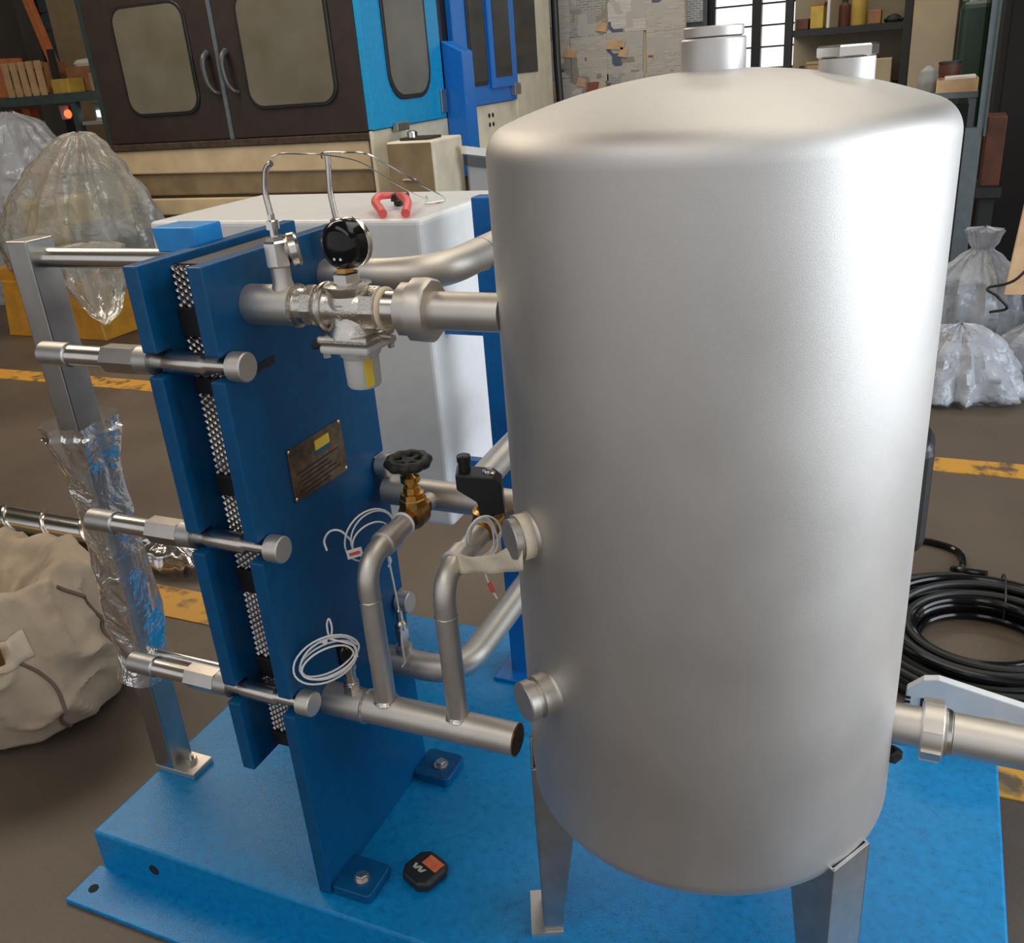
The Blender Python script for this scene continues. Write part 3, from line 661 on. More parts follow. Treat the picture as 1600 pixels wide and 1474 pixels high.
MB().cyl((gx, 1.38, gz), (gx, 1.404, gz-0.002), 0.0165, 24).build('outlet_nipple', 'steel_blast', gv)

# solenoid valve on the right riser
sx_, sz_ = -0.692, 0.848
sv = thing('solenoid_valve', 'brass solenoid valve with black coil block on the right bent riser', 'valve', (sx_, 1.345, sz_))
b = MB(); b.lathe((sx_, 1.312, sz_), (0, 1, 0), [(0, 0.020), (0.016, 0.020)], 6); b.lathe((sx_, 1.328, sz_), (0, 1, 0), [(0, 0.022), (0.012, 0.031), (0.034, 0.031), (0.046, 0.022)], 24); b.lathe((sx_, 1.374, sz_), (0, 1, 0), [(0, 0.020), (0.014, 0.020)], 6)
b.build('body', 'brass', sv, smooth=25)
MB().lathe((sx_, 1.35, sz_+0.018), (0, 0, 1), [(0, 0.028), (0.012, 0.028), (0.016, 0.020), (0.022, 0.018)], 24).build('bonnet', 'brass', sv)
MB().cyl((sx_, 1.388, sz_), (sx_, 1.404, sz_), 0.0165, 24).build('outlet_nipple', 'steel_blast', sv)
e1 = V((0.92, 0.39, 0)); e2 = V((-0.39, 0.92, 0)); cc = V((sx_+0.002, 1.338, 0))
pl = [(-0.046, 0.936), (-0.046, 0.966), (0.020, 0.956), (0.034, 0.942), (0.036, 0.884), (-0.010, 0.882), (-0.012, 0.909)]
coil = MB().prism([cc + e1*a - e2*0.022 + V((0, 0, z)) for a, z in pl], e2*0.048).build('coil_block', 'black_plastic', sv, smooth=0, bevel=0.003)
MB().lathe(cc + e1*0.012 + e2*0.002 + V((0, 0, 0.9565)), V((0.16, 0.06, 1)), [(0, 0.012), (0.003, 0.012), (0.0035, 0.006), (0.009, 0.006)], 16).build('top_nut', 'chrome', coil)
MB().lathe(cc - e1*0.030 + V((0, 0, 0.9635)), (0, 0, 1), [(0, 0.011), (0.018, 0.011), (0.019, 0.0125), (0.030, 0.0125), (0.032, 0.008)], 12).build('cable_gland', 'black_plastic', coil, smooth=20)
wc2 = thing('wire_coil', 'white wire coil hung over the brass solenoid valve body', 'wire', (-0.69, 1.30, 0.85), 'coils of white wire')
MB().tube(wirecoil((-0.662, 1.262, 0.868), (0.018, 0.022, 0.004), (0.004, -0.012, 0.046), 4, 0.16, 5), 0.0019, 6).build('wire', 'white_wire', wc2)
MB().tube(spline([(-0.662, 1.255, 0.825), (-0.655, 1.25, 0.80), (-0.645, 1.245, 0.78), (-0.632, 1.24, 0.765)], 6), 0.0019, 6).build('wire_end', 'white_wire', wc2)
MB().cyl((-0.650, 1.248, 0.79), (-0.640, 1.243, 0.775), 0.004, 8).build('red_sleeve', 'red_grip', wc2)
MB().tube(spline([(-0.69, 1.27, 0.82), (-0.715, 1.26, 0.80), (-0.735, 1.25, 0.785), (-0.74, 1.24, 0.765)], 6), 0.0022, 6).build('wire_end', 'white_wire', wc2)
# wire with flag label on the left
wc3 = thing('wire_coil', 'white wire loops with small printed flag label in front of blue plate', 'wire', (-0.9, 1.23, 0.82), 'coils of white wire')
MB().tube(wirecoil((-0.888, 1.255, 0.845), (0.022, 0.040, 0.002), (0.004, -0.004, 0.042), 3, 0.12, 9), 0.0017, 6).build('wire', 'white_wire', wc3)
MB().tube(spline([(-0.905, 1.222, 0.845), (-0.92, 1.212, 0.872), (-0.935, 1.20, 0.876), (-0.945, 1.192, 0.860), (-0.94, 1.188, 0.842)], 6), 0.0020, 6).build('wire_end', 'white_wire', wc3)
fl = V((0.86, 0.46, 0.2)).normalized(); fu = V((-0.1, 0.0, 1)).normalized()
MB().obox((-0.893, 1.205, 0.835), fl*0.0145, fu*0.0085, fl.cross(fu)*0.0008).build('flag_label', 'white_wire', wc3, smooth=0)
MB().obox(V((-0.893, 1.205, 0.835))+fl.cross(fu)*(0.0012 if fl.cross(fu).y < 0 else -0.0012), fl*0.010, fu*0.003, fl.cross(fu)*0.0003).build('flag_print', 'red_grip', wc3, smooth=0)
# masking tape holding the coil onto the tank nozzle
ta = V((-0.706, 1.225, 0.836)); tb_ = pT + dT*0.022 + V((0.012, -0.034, -0.010))
mt = thing('masking_tape', 'cream masking tape strip stretched from right riser to the tank side nozzle', 'tape', (ta+tb_)/2)
pe = V((0.39, -0.92, 0)).normalized()*0.0
def strip(u_, v_):
    p = ta.lerp(tb_, u_) + V((0.02, -0.03, -0.004))*math.sin(PI*u_)*0.45
    hh = 0.014+0.003*math.sin(9*u_)+0.006*u_
    return p + V((0, 0, (v_-0.5)*2*hh)) + V((0.001, -0.004, 0))*math.sin(14*u_+4*v_)
MB().grid(strip, 24, 5).build('strip', 'tape_cream', mt, solid=0.0012)
MB().lathe(pT + dT*0.0155, dT, [(0, 0.0334), (0.0165, 0.0334)], 40, cap=False).build('wrap', 'tape_cream', mt, solid=0.0006)

# ------------------------------------------------------------ outlet pipe on the right of the tank
oy, oz = 1.30, 0.616
op = thing('outlet_pipe', 'steel outlet pipe with slotted union nut at right side of tank', 'pipe', (0.08, oy, oz))
MB().cyl((0.010, oy, oz), (0.070, oy, oz), 0.0325, 36).build('stub', 'steel_blast', op)
b = MB(); b.lathe((0.062, oy, oz), (1, 0, 0), [(0, 0.042), (0.003, 0.045), (0.030, 0.045), (0.033, 0.040)], 40)
for k in range(6):
    q = 2*PI*k/6+0.3; dd = V((0, math.cos(q), math.sin(q))); b.obox(V((0.078, oy, oz))+dd*0.0455, (0.014, 0, 0), dd*0.004, V((0, -dd.z, dd.y))*0.009)
b.build('union_nut', 'steel_blast', op)
MB().lathe((0.095, oy, oz), (1, 0, 0), [(0, 0.036), (0.004, 0.038), (0.010, 0.036), (0.012, 0.033)], 36).build('collar', 'steel_bright', op)
MB().tube(fillet([(0.107, oy, oz), (0.310, oy, oz-0.002), (0.318, oy-0.02, oz-0.20)], 0.075, 14), 0.0335, 36).build('elbow', 'steel_blast', op)
tag(MB().lathe((0.02, oy-0.005, oz-0.052), (0.5, -0.6, 0), [(0, 0.012), (0.01, 0.014), (0.018, 0.014), (0.020, 0.008)], 6).build('drain_plug', 'black_plastic', smooth=20),
    'small black hex plug tucked under the outlet pipe at tank side', 'plug')

# ------------------------------------------------------------ control cabinet, stand, pliers
st = thing('cabinet_stand', 'blue painted upright post carrying the white cabinet behind the tank', 'stand', (-0.9, 1.87, ZB))
MB().box(-0.918, -0.850, 1.846, 1.89, ZB, 1.362).build('upright', 'blue_stand', st, smooth=0, bevel=0.004)
MB().box(-0.95, -0.78, 1.80, 1.95, ZB, ZB+0.010).build('base_plate', 'blue_stand', st, smooth=0, bevel=0.002)
MB().box(-1.0215, -0.919, 1.86, 1.885, 1.05, 1.12).build('bracket', 'blue_stand', st, smooth=0)
MB().box(-1.0215, -0.919, 1.86, 1.885, 0.66, 0.73).build('bracket', 'blue_stand', st, smooth=0)
cab = thing('control_cabinet', 'white painted steel control cabinet standing behind the blue plates', 'cabinet', (-1.4, 1.95, 0.57))
MB().box(-1.80, -1.022, 1.802, 2.26, 0.568, 1.322).build('body', 'white_paint', cab, smooth=0, bevel=0.012, seg=3)
pl_ = thing('pliers', 'open pliers with red grips lying on the white cabinet top', 'pliers', (-1.15, 1.9, 1.322))
for pts in ([(-1.196, 1.985, 1.350), (-1.212, 1.955, 1.352), (-1.200, 1.915, 1.345), (-1.160, 1.865, 1.338), (-1.128, 1.825, 1.332)],
            [(-1.176, 1.985, 1.350), (-1.140, 1.945, 1.352), (-1.108, 1.905, 1.346), (-1.088, 1.865, 1.338), (-1.072, 1.828, 1.332)]):
    MB().tube(spline(pts, 6), [0.0075+0.0025*min(1, i/10) for i in range(25)], 12).build('grip', 'red_grip', pl_)
MB().lathe((-1.188, 1.990, 1.336), (0, 0, 1), [(0, 0.013), (0.016, 0.013), (0.019, 0.008)], 16).build('pivot', 'iron_black', pl_)
MB().prism([(-1.200, 1.995, 1.323), (-1.178, 1.995, 1.323), (-1.190, 2.06, 1.323), (-1.198, 2.065, 1.323)], (0, 0, 0.024)).build('jaw', 'iron_black', pl_, smooth=0, bevel=0.003)

# black pouch-like case with a red label on the deck
cs = thing('black_case', 'palm-sized black case with red label lying on the blue deck', 'case', (-0.815, 1.165, ZB))
cn = V((-0.815, 1.163, ZB+0.0006)); ca = V((0.93, -0.36, 0)).normalized(); cb = V((0.36, 0.93, 0)).normalized()
poly = []
for (a, b_) in ((-0.036, -0.022), (-0.022, -0.042), (0.024, -0.042), (0.042, -0.028), (0.042, 0.022), (0.030, 0.038), (-0.020, 0.038), (-0.036, 0.020)):
    poly.append(cn + ca*a + cb*b_)
MB().prism(poly, (0, 0, 0.026)).build('shell', 'black_plastic', cs, smooth=0, bevel=0.008, seg=3)
zc = V((0, 0, 0.0268))
MB().obox(cn+zc+ca*0.012+cb*0.014, ca*0.020, cb*0.013, V((0, 0, 0.0006))).build('red_label', 'red_label', cs, smooth=0)
for k in range(4):
    MB().obox(cn+zc+ca*(-0.013+k*0.0075)-cb*(0.012), ca*0.0026+cb*0.001, cb*0.0055+ca*0.002*((k % 2)*2-1), V((0, 0, 0.0005))).build('grey_mark', 'grey_print', cs, smooth=0)

# cover plate behind outlet pipe, cable coil, black case behind the tank
cp = thing('cover_panel', 'pale grey film-wrapped panel standing behind the right outlet pipe', 'panel', (0.2, 1.9, ZB))
MB().prism([(0.050, 1.90, ZB+0.0005), (0.252, 1.90, ZB+0.0005), (0.40, 1.90, 0.20), (0.40, 1.90, 0.235), (0.115, 1.90, 0.292), (0.085, 1.90, 0.285), (0.052, 1.90, 0.252)], (0, 0.022, 0)).build('sheet', 'cover_grey', cp, smooth=0, bevel=0.003)
MB().box(0.225, 0.262, 1.897, 1.8995, 0.196, 0.214).build('gold_label', 'ochre', cp, smooth=0)
MB().box(0.083, 0.092, 1.897, 1.8995, 0.212, 0.236).build('slot', 'hole', cp, smooth=0)
for z in (0.205, 0.217, 0.229): MB().box(0.050, 0.062, 1.897, 1.8995, z, z+0.006).build('slot', 'hole', cp, smooth=0)

ck = thing('cable_coil', 'big coil of black rubber cable on the floor right of the skid', 'cable', (0.24, 2.56, 0))
rnd = random.Random(11)
for k in range(16):
    R_ = 0.170+0.160*((k % 6)/5)+rnd.uniform(-0.008, 0.008); zc_ = 0.014+0.0235*(k//6)+0.02*(k//6)*((k % 6)/5)*1.2+rnd.uniform(0, .006)
    ox, oy_ = rnd.uniform(-0.012, 0.012), rnd.uniform(-0.012, 0.012); ph = rnd.uniform(0, 6.28); tl = rnd.uniform(0.0, 0.007)
    pts = []
    for i in range(72):
        q = 2*PI*i/72; r = R_*(1+0.018*math.sin(2*q+ph))
        pts.append((0.245+ox+r*1.05*math.cos(q), 2.49+oy_+r*math.sin(q), max(0.0125, zc_+tl*math.sin(q+ph))))
    MB().tube(pts, 0.0115, 10, closed=True).build('loop', 'black_gloss' if k % 3 == 0 else 'black_rubber', ck)
MB().tube(spline([(0.26, 2.80, 0.08), (0.17, 2.84, 0.06), (0.20, 2.94, 0.013), (0.19, 3.05, 0.012), (0.11, 3.10, 0.012), (0.0, 3.10, 0.012), (-0.12, 3.05, 0.012)], 10), 0.0115, 10).build('loose_end', 'black_gloss', ck)
MB().tube([(0.275+0.03*math.cos(q*0.0)+0.0*q, 2.735+0.100*math.cos(q), 0.030+0.075*math.sin(q)) for q in [PI*i/16 for i in range(17)]], 0.003, 8).build('tie', 'black_plastic', ck)

bb = thing('junction_box', 'black rounded box behind tank, only its edge showing at right', 'box', (0.0, 1.62, 0.8))
MB().box(-0.10, 0.043, 1.58, 1.70, 0.76, 0.985).build('housing', 'black_plastic', bb, smooth=0, bevel=0.03, seg=4)
MB().box(-0.13, -0.04, 1.46, 1.60, 0.84, 0.90).build('bracket', 'steel_dull', bb, smooth=0)

# ------------------------------------------------------------ stretch film on the post
def wrapfn(u_, v_):
    z = 0.40+v_*0.62
    q = 2*PI*u_
    ex = 0.044*(1+0.16*math.sin(9*z+2)); ey = 0.044
    c, s_ = math.cos(q), math.sin(q); k = (abs(c)**5+abs(s_)**5)**(-1/5)
    p = V((-1.5595+ex*k*c, 1.257+ey*k*s_, z))
    n_ = V((c, s_, 0))
    pp = V((p.x+0.6*z, p.y*0.8, z*0.5)); a = 0.005*ridge(pp+V((3, 0, 0)), 11)+0.011*nz(p, 6)
    if v_ > 0.82: a += 0.040*(v_-0.82)/0.18*(0.7+0.8*nz(V((c*2, s_*2, 4)), 1.5)) * (1 if v_ < 0.96 else 0.7)
    if v_ < 0.1: a += 0.018*(0.1-v_)/0.1
    return p+n_*max(a, -0.004)
tag(MB().grid(wrapfn, 64, 150, True).build('stretch_film', 'film_post', smooth=60), 'crumpled clear stretch film wrapped round the steel support post', 'film')

# ------------------------------------------------------------ floor things at left
def blob(prof, cx, cy, seed, n=96, m=80, fold=0.05, fs=5.0, sq=1.0, fine=0.012, topx=0, topy=0, zf=0.7):
    zs = [p[0] for p in prof]
    def rad(z):
        for i in range(len(prof)-1):
            if prof[i][0] <= z <= prof[i+1][0]:
                t = (z-prof[i][0])/(prof[i+1][0]-prof[i][0]); t = t*t*(3-2*t)*0.5+t*0.5
                return prof[i][1]*(1-t)+prof[i+1][1]*t
        return prof[-1][1]
    def fn(u_, v_):
        z = zs[0]+(zs[-1]-zs[0])*v_; q = 2*PI*u_; r = rad(z)
        c, s_ = math.cos(q), math.sin(q)
        d = V((c, s_, 0)); sp_ = V((c*1.2+seed, s_*1.2, z*zf))
        k = fold*(ridge(sp_, fs*0.35)-0.6)+fine*ridge(sp_*2.2+V((0, 0, z*zf*1.5)), fs*0.5)+fold*0.5*nz(sp_*2, fs*0.5)
        rr = max(0.002, r*(1+k*(1.0 if r > 0.06 else 0.3)))
        vt = v_**1.5
        return V((cx+topx*vt+rr*c, cy+topy*vt+rr*sq*s_, z+0.25*fine*nz(sp_*4, 2)))
    return MB().grid(fn, n, m, True)
# canvas sack
sk_ = thing('canvas_sack', 'slumped beige canvas sack on the floor at far left', 'sack', (-2.26, 1.36, 0))
CX, CY = -2.335, 1.43
def sackfn(u_, v_):
    q = 2*PI*u_; c, s_ = math.cos(q), math.sin(q)
    w = min(v_/0.86, 1.0)
    z = 0.445*w
    r = 0.30*(0.88+0.30*math.sin(PI*min(w*0.92+0.06, 1.0)))
    if v_ > 0.55: t = (v_-0.55)/0.45; r *= 1-0.34*t*t
    lip = 0.0
    if v_ > 0.86: t = (v_-0.86)/0.14; r *= 1-0.50*t; lip = -0.13*t**0.8+0.03*math.sin(PI*min(1, t*2))
    if v_ < 0.06: r *= 0.88+0.12*(v_/0.06)
    p = V((c, s_, z*2.0))
    e = V((c*1.1+0.5*z, s_*1.1, z*2.6))
    f1 = (1-abs(noise.noise(e*1.5+V((5, 2, 0)))))**4; f2 = (1-abs(noise.noise(e*2.9+V((1, 7, 3)))))**5
    k = 0.22*(f1-0.45)+0.085*(f2-0.4)+0.012*nz(p, 7)
    r *= 1+k*(0.30+0.70*min(1, v_*2.5))
    dz = (0.05*nz(p+V((9, 0, 0)), 1.8)+0.03*(f1-0.5))*w + lip*(0.7+0.5*math.cos(q+0.6))
    return V((CX+r*c*1.02, CY+r*s_*0.92, max(0.0, z+dz)))
g = MB().grid(sackfn, 120, 90, True); k0 = len(g.v)
g.add([V((CX, CY, 0.28))], []); top_ = k0
for i in range(120): g.f.append((89*120+i, 89*120+(i+1) % 120, top_))
g.build('cloth', 'canvas', sk_, smooth=70)
def onsack(u_, v_, off=0.004):
    p = sackfn(u_ % 1.0, v_); d = V((p.x-CX, p.y-CY, 0)).normalized(); return p+d*off
MB().tube([onsack(0.915+0.012*math.sin(6*t)+0.05*t, 0.56-0.54*t, 0.001) for t in [i/30 for i in range(31)]], 0.005, 8).build('seam', 'canvas_edge', sk_)
MB().tube([onsack(1.02+0.012*math.sin(5*t)+0.03*t, 0.80-0.45*t, 0.003) for t in [i/30 for i in range(31)]], 0.006, 8).build('piping', 'canvas_edge', sk_)
def strapfn(u_, v_): return onsack(0.80+0.135*u_, 0.66-0.03*u_+0.010*math.sin(7*u_)+(v_-0.5)*0.13, 0.013+0.006*math.sin(5*u_))
MB().grid(strapfn, 16, 5).build('strap', 'canvas_strap', sk_, solid=0.006)
bk = onsack(0.885, 0.645, 0.026)
for q in (0, 0.02):
    MB().obox(bk+V((0.5, 0.85, 0))*q, V((0.004, 0.006, 0)), V((0.004, -0.003, 0)), V((0, 0, 0.036))).build('buckle', 'brass_dark', sk_, bevel=0.002)

# polished screw
sc = thing('conveyor_screw', 'polished steel screw shaft lying behind the canvas sack', 'screw', (-3.3, 2.245, 0))
MB().lathe((-4.3, 2.245, 0.062), (1, 0, 0), [(0, 0.048), (0.002, 0.050), (1.62, 0.050), (1.622, 0.048)], 32).build('shaft', 'chrome', sc)
fl_ = MB(); hp = []
for i in range(24*7+1):
    q = 2*PI*i/24; hp.append((-4.27+0.215*i/24, 2.245+0.053*math.cos(q), 0.062+0.053*math.sin(q)))
fl_.tube(hp, 0.0075, 8).build('flight', 'chrome', sc)
MB().box(-3.95, -3.85, 2.17, 2.32, 0.0, 0.018).build('rest_block', 'wood_brown', sc, smooth=0)
fb = blob([(0.0, 0.12), (0.05, 0.16), (0.09, 0.14), (0.13, 0.05)], -2.45, 2.2, 4, 60, 30, 0.22, 6, 0.5, 0.06).build('foil_bundle', 'foil', smooth=50)
tag(fb, 'crinkled silvery foil bundle on the floor behind the wrapped post', 'bundle')

# yellow low stand with covered machine
ys = thing('yellow_stand', 'low yellow steel stand beneath the big clear plastic cover', 'stand', (-5.75, 4.9, 0))
for x0, x1, s_ in ((-6.35, -5.86, 1), (-5.72, -5.36, 1)):
    MB().prism([(x0, 4.72, 0.0), (x1, 4.72, 0.0), (x1-0.04, 4.72, 0.42), (x0+0.08, 4.72, 0.42)], (0, 0.5, 0)).build('leg_panel', 'yellow_steel', ys, smooth=0, bevel=0.01)
MB().box(-6.40, -5.30, 4.74, 5.3, 0.42, 0.50).build('top_plate', 'yellow_steel', ys, smooth=0)
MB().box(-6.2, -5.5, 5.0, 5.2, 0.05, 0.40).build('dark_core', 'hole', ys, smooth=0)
cm = thing('covered_gearbox', 'ochre machine block standing inside the big clear plastic cover', 'machine', (-5.75, 5.0, 0.5))
MB().box(-6.05, -5.62, 4.85, 5.2, 0.5005, 0.98).build('housing', 'ochre', cm, smooth=0, bevel=0.03)
MB().box(-5.60, -5.28, 4.85, 5.2, 0.5005, 0.80).build('motor', 'slate', cm, smooth=0, bevel=0.04)
MB().cyl((-5.84, 5.0, 0.98), (-5.80, 5.0, 1.20), 0.12, 20).build('column', 'wood_brown', cm)
tag(blob([(0.44, 0.40), (0.50, 0.62), (0.72, 0.66), (0.95, 0.56), (1.15, 0.40), (1.30, 0.24), (1.385, 0.13), (1.40, 0.02)], -5.75, 5.0, 2, 140, 90, 0.20, 6, 0.58, 0.045, 0.30, 0, 0.35).build('plastic_cover', 'film_bag', smooth=60),
    'big clear plastic cover draped over machine on the yellow stand, top gathered', 'plastic cover')
tag(blob([(0.16, 0.02), (0.26, 0.12), (0.45, 0.22), (0.70, 0.24), (0.72, 0.02)], -5.20, 4.62, 6, 60, 40, 0.22, 6, 0.8, 0.06).build('plastic_tail', 'film_bag', smooth=60),
    'loose tail of clear plastic hanging in front of the yellow stand', 'plastic sheet')
tag(blob([(0.0, 0.5), (0.6, 0.62), (1.1, 0.5), (1.45, 0.26), (1.55, 0.05)], -7.15, 5.9, 8, 80, 60, 0.2, 7, 0.8, 0.06).build('plastic_cover', 'film_bag_white', smooth=60),
    'second clear plastic cover at the left edge of the picture', 'plastic cover')

# ------------------------------------------------------------ machining centre
mc = thing('machining_centre', 'big machining centre with brown doors, blue side panels and cream base', 'machine', (-4.5, 6.8, 0))
YF, XS = 5.5, -3.413
MB().box(-5.66, XS-0.01, YF+0.05, 8.6, 0.0, 0.90).build('plinth', 'machine_tan', mc, smooth=0)
MB().box(-5.62, XS, YF+0.02, 8.6, 1.26, 2.6).build('enclosure', 'machine_black', mc, smooth=0)
MB().prism([(-5.66, YF-0.02, 1.225), (-3.43, YF-0.02, 1.225), (-3.43, YF-0.02, 1.04), (-5.66, YF-0.02, 1.06)], (0, 0.10, 0)).build('cream_band', 'machine_cream', mc, smooth=0, bevel=0.01)
MB().box(-5.64, XS-0.02, YF, YF+0.1, 0.90, 1.055).build('tan_band', 'machine_tan', mc, smooth=0, bevel=0.01)
MB().box(-5.60, XS-0.02, YF+0.01, YF+0.1, 0.895, 0.915).build('dirt_strip', 'dirty_edge', mc, smooth=0)
MB().box(-5.60, XS-0.05, YF-0.02, YF+0.1, 0.76, 0.88).build('cream_band', 'machine_cream', mc, smooth=0, bevel=0.01)
MB().box(-5.67, XS, YF-0.035, YF+0.05, 1.225, 1.272).build('sill', 'dirty_edge', mc, smooth=0, bevel=0.006)
def rrect(x0, x1, z0, z1, r, n=6):
    out = []
    for x, z, a in ((x1-r, z0+r, -PI/2), (x1-r, z1-r, 0), (x0+r, z1-r, PI/2), (x0+r, z0+r, PI)):
        for k in range(n+1): q = a+PI/2*k/n; out.append((x+r*math.cos(q), z+r*math.sin(q)))
    return out
def door(x0, x1, wx0, wx1, wz0, wz1, hx_, hflip):
    d = MB().box(x0, x1, YF-0.03, YF+0.019, 1.275, 2.6).build('door', 'machine_brown', mc, smooth=0, bevel=0.008)
    MB().prism([(a, YF-0.042, b_) for a, b_ in rrect(wx0-0.022, wx1+0.022, wz0-0.022, wz1+0.022, 0.12)], (0, 0.011, 0)).build('window_seal', 'machine_black', d, smooth=50, bevel=0.004)
    MB().prism([(a, YF-0.046, b_) for a, b_ in rrect(wx0, wx1, wz0, wz1, 0.10)], (0, 0.003, 0)).build('window_pane', 'window_dirty', d, smooth=50)
    s_ = -1 if hflip else 1
    MB().tube(spline([(hx_, YF-0.03, 1.83), (hx_, YF-0.075, 1.80), (hx_-0.005*s_, YF-0.09, 1.74), (hx_+0.004*s_, YF-0.085, 1.64), (hx_+0.03*s_, YF-0.065, 1.585), (hx_+0.045*s_, YF-0.03, 1.57)], 6), [0.022-0.008*i/30 for i in range(31)], 10).build('handle', 'handle_grey', d)
    return d
door(-5.64, -4.53, -5.36, -4.75, 1.475, 2.15, -4.60, False)
door(-4.50, XS, -4.29, -3.62, 1.475, 2.15, -4.44, False)
MB().box(-4.53, -4.50, YF-0.036, YF+0.01, 1.275, 2.6).build('door_seam', 'slate', mc, smooth=0)
# near side of the machine, facing right: light blue door, blue column and frames
def sidebox(y0, y1, z0, z1, x0, x1, name, m_, par, bev=0.006): return MB().box(x0, x1, y0, y1, z0, z1).build(name, m_, par, smooth=0, bevel=bev)
sd = sidebox(5.47, 6.50, 1.285, 2.6, XS+0.001, XS+0.05, 'side_door', 'machine_lightblue', mc)
def sidewin(y0, y1, z0, z1, r, par, pane='window_dark'):
    MB().prism([(XS+0.050, a, b_) for a, b_ in rrect(y0-0.03, y1+0.03, z0-0.03, z1+0.03, r+0.02)], (0.010, 0, 0)).build('window_seal', 'machine_black', par, smooth=50, bevel=0.003)
    MB().prism([(XS+0.058, a, b_) for a, b_ in rrect(y0, y1, z0, z1, r)], (0.004, 0, 0)).build('window_pane', pane, par, smooth=50)
sidewin(5.74, 6.27, 1.475, 2.5, 0.16, sd)
sidebox(5.70, 5.86, 1.255, 1.31, XS+0.05, XS+0.09, 'latch', 'steel_dull', sd)
sidebox(6.42, 6.50, 1.32, 1.48, XS+0.05, XS+0.065, 'hinge', 'steel_dull', sd)
MB().box(XS+0.001, XS+0.03, 5.47, 6.62, 0.55, 1.28).build('side_casting', 'machine_white', mc, smooth=0, bevel=0.008)
sb = MB().box(-3.22, -2.88, 5.35, 5.75, 0.72, 1.215).build('side_box', 'machine_white', mc, smooth=0, bevel=0.012)
MB().box(-3.16, -2.95, 5.42, 5.6, 1.216, 1.232).build('cap_plate', 'iron_black', sb, smooth=0, bevel=0.004)
MB().lathe((-3.08, 5.45, 1.233), (0, 0, 1), [(0, 0.035), (0.03, 0.035), (0.04, 0.02)], 16).build('knob', 'chrome', sb)
MB().prism([(-3.215, 5.347, 0.722), (-2.90, 5.347, 0.722), (-2.90, 5.347, 1.205), (-3.215, 5.347, 1.205)], (0, 0.002, 0)).build('front_cover', 'machine_tan', sb, smooth=0)
MB().cyl((-3.12, 5.342, 0.985), (-3.02, 5.342, 0.985), 0.010, 8).build('handle', 'chrome', sb)
bc = MB().prism([(XS+0.04, 6.53, 0.86), (XS+0.20, 6.53, 0.86), (XS+0.20, 6.53, 1.72), (XS+0.04, 6.53, 1.80)], (0, 0.18, 0)).build('blue_column', 'machine_blue', mc, smooth=0, bevel=0.006)
fr = sidebox(6.72, 7.84, 1.33, 2.6, XS+0.001, XS+0.05, 'side_door', 'machine_blue', mc)
sidewin(6.98, 7.24, 1.50, 2.5, 0.02, fr, 'glass_dark')
sidebox(7.30, 7.82, 1.44, 2.6, XS+0.05, XS+0.075, 'door_leaf', 'machine_blue', fr)
MB().box(XS+0.075, XS+0.079, 7.38, 7.70, 1.52, 2.5).build('window_pane', 'glass_dark', fr, smooth=0)
sidebox(7.70, 7.82, 1.37, 1.46, XS+0.05, XS+0.1, 'latch', 'steel_dull', fr)
wp_ = sidebox(6.72, 7.9, 0.98, 1.325, XS+0.001, XS+0.03, 'white_panel', 'machine_white', mc)
for dy in (0, 0.07):
    for dz in (0, 0.07): MB().cyl((XS+0.03, 7.28+dy, 1.17+dz), (XS+0.034, 7.28+dy, 1.17+dz), 0.018, 8).build('vent_hole', 'hole', wp_)
wb = sidebox(7.86, 8.72, 0.4, 2.6, XS+0.001, XS+0.04, 'rear_panel', 'machine_white', mc)
MB().box(XS+0.04, XS+0.045, 7.89, 8.36, 1.53, 2.6).build('window_pane', 'glass_dark', wb, smooth=0)
MB().box(XS+0.03, XS+0.30, 6.70, 8.2, 0.90, 0.98).build('chip_tray', 'machine_white', mc, smooth=0, bevel=0.01)
MB().box(XS+0.03, XS+0.26, 6.70, 8.2, 0.30, 0.90).build('tray_body', 'machine_tan', mc, smooth=0)
tag(MB().tube([(-3.33, 8.80, 1.0), (-3.35, 8.80, 1.6), (-3.35, 8.80, 2.8)], 0.035, 10).build('black_conduit', 'machine_black'), 'thick black vertical conduit between machine end and newspaper wall', 'conduit')
dm = thing('chute_frame', 'tilted pale metal frame panel by the machine foot behind the cabinet', 'panel', (-2.5, 5.6, 0))
MB().obox((-2.50, 6.0, 0.565), (0.30, 0.36, -0.10), (0.01, -0.008, 0), (0, 0, 0.465)).build('sheet', 'grey_box', dm, smooth=0)
MB().obox((-2.50, 5.985, 1.03), (0.31, 0.37, -0.10), (0.03, -0.02, 0), (0, 0, 0.025)).build('top_rail', 'white_thing', dm, smooth=0)
MB().obox((-2.50, 5.975, 0.965), (0.30, 0.36, -0.10), (0.02, -0.014, 0), (0, 0, 0.030)).build('dark_rail', 'machine_black', dm, smooth=0)

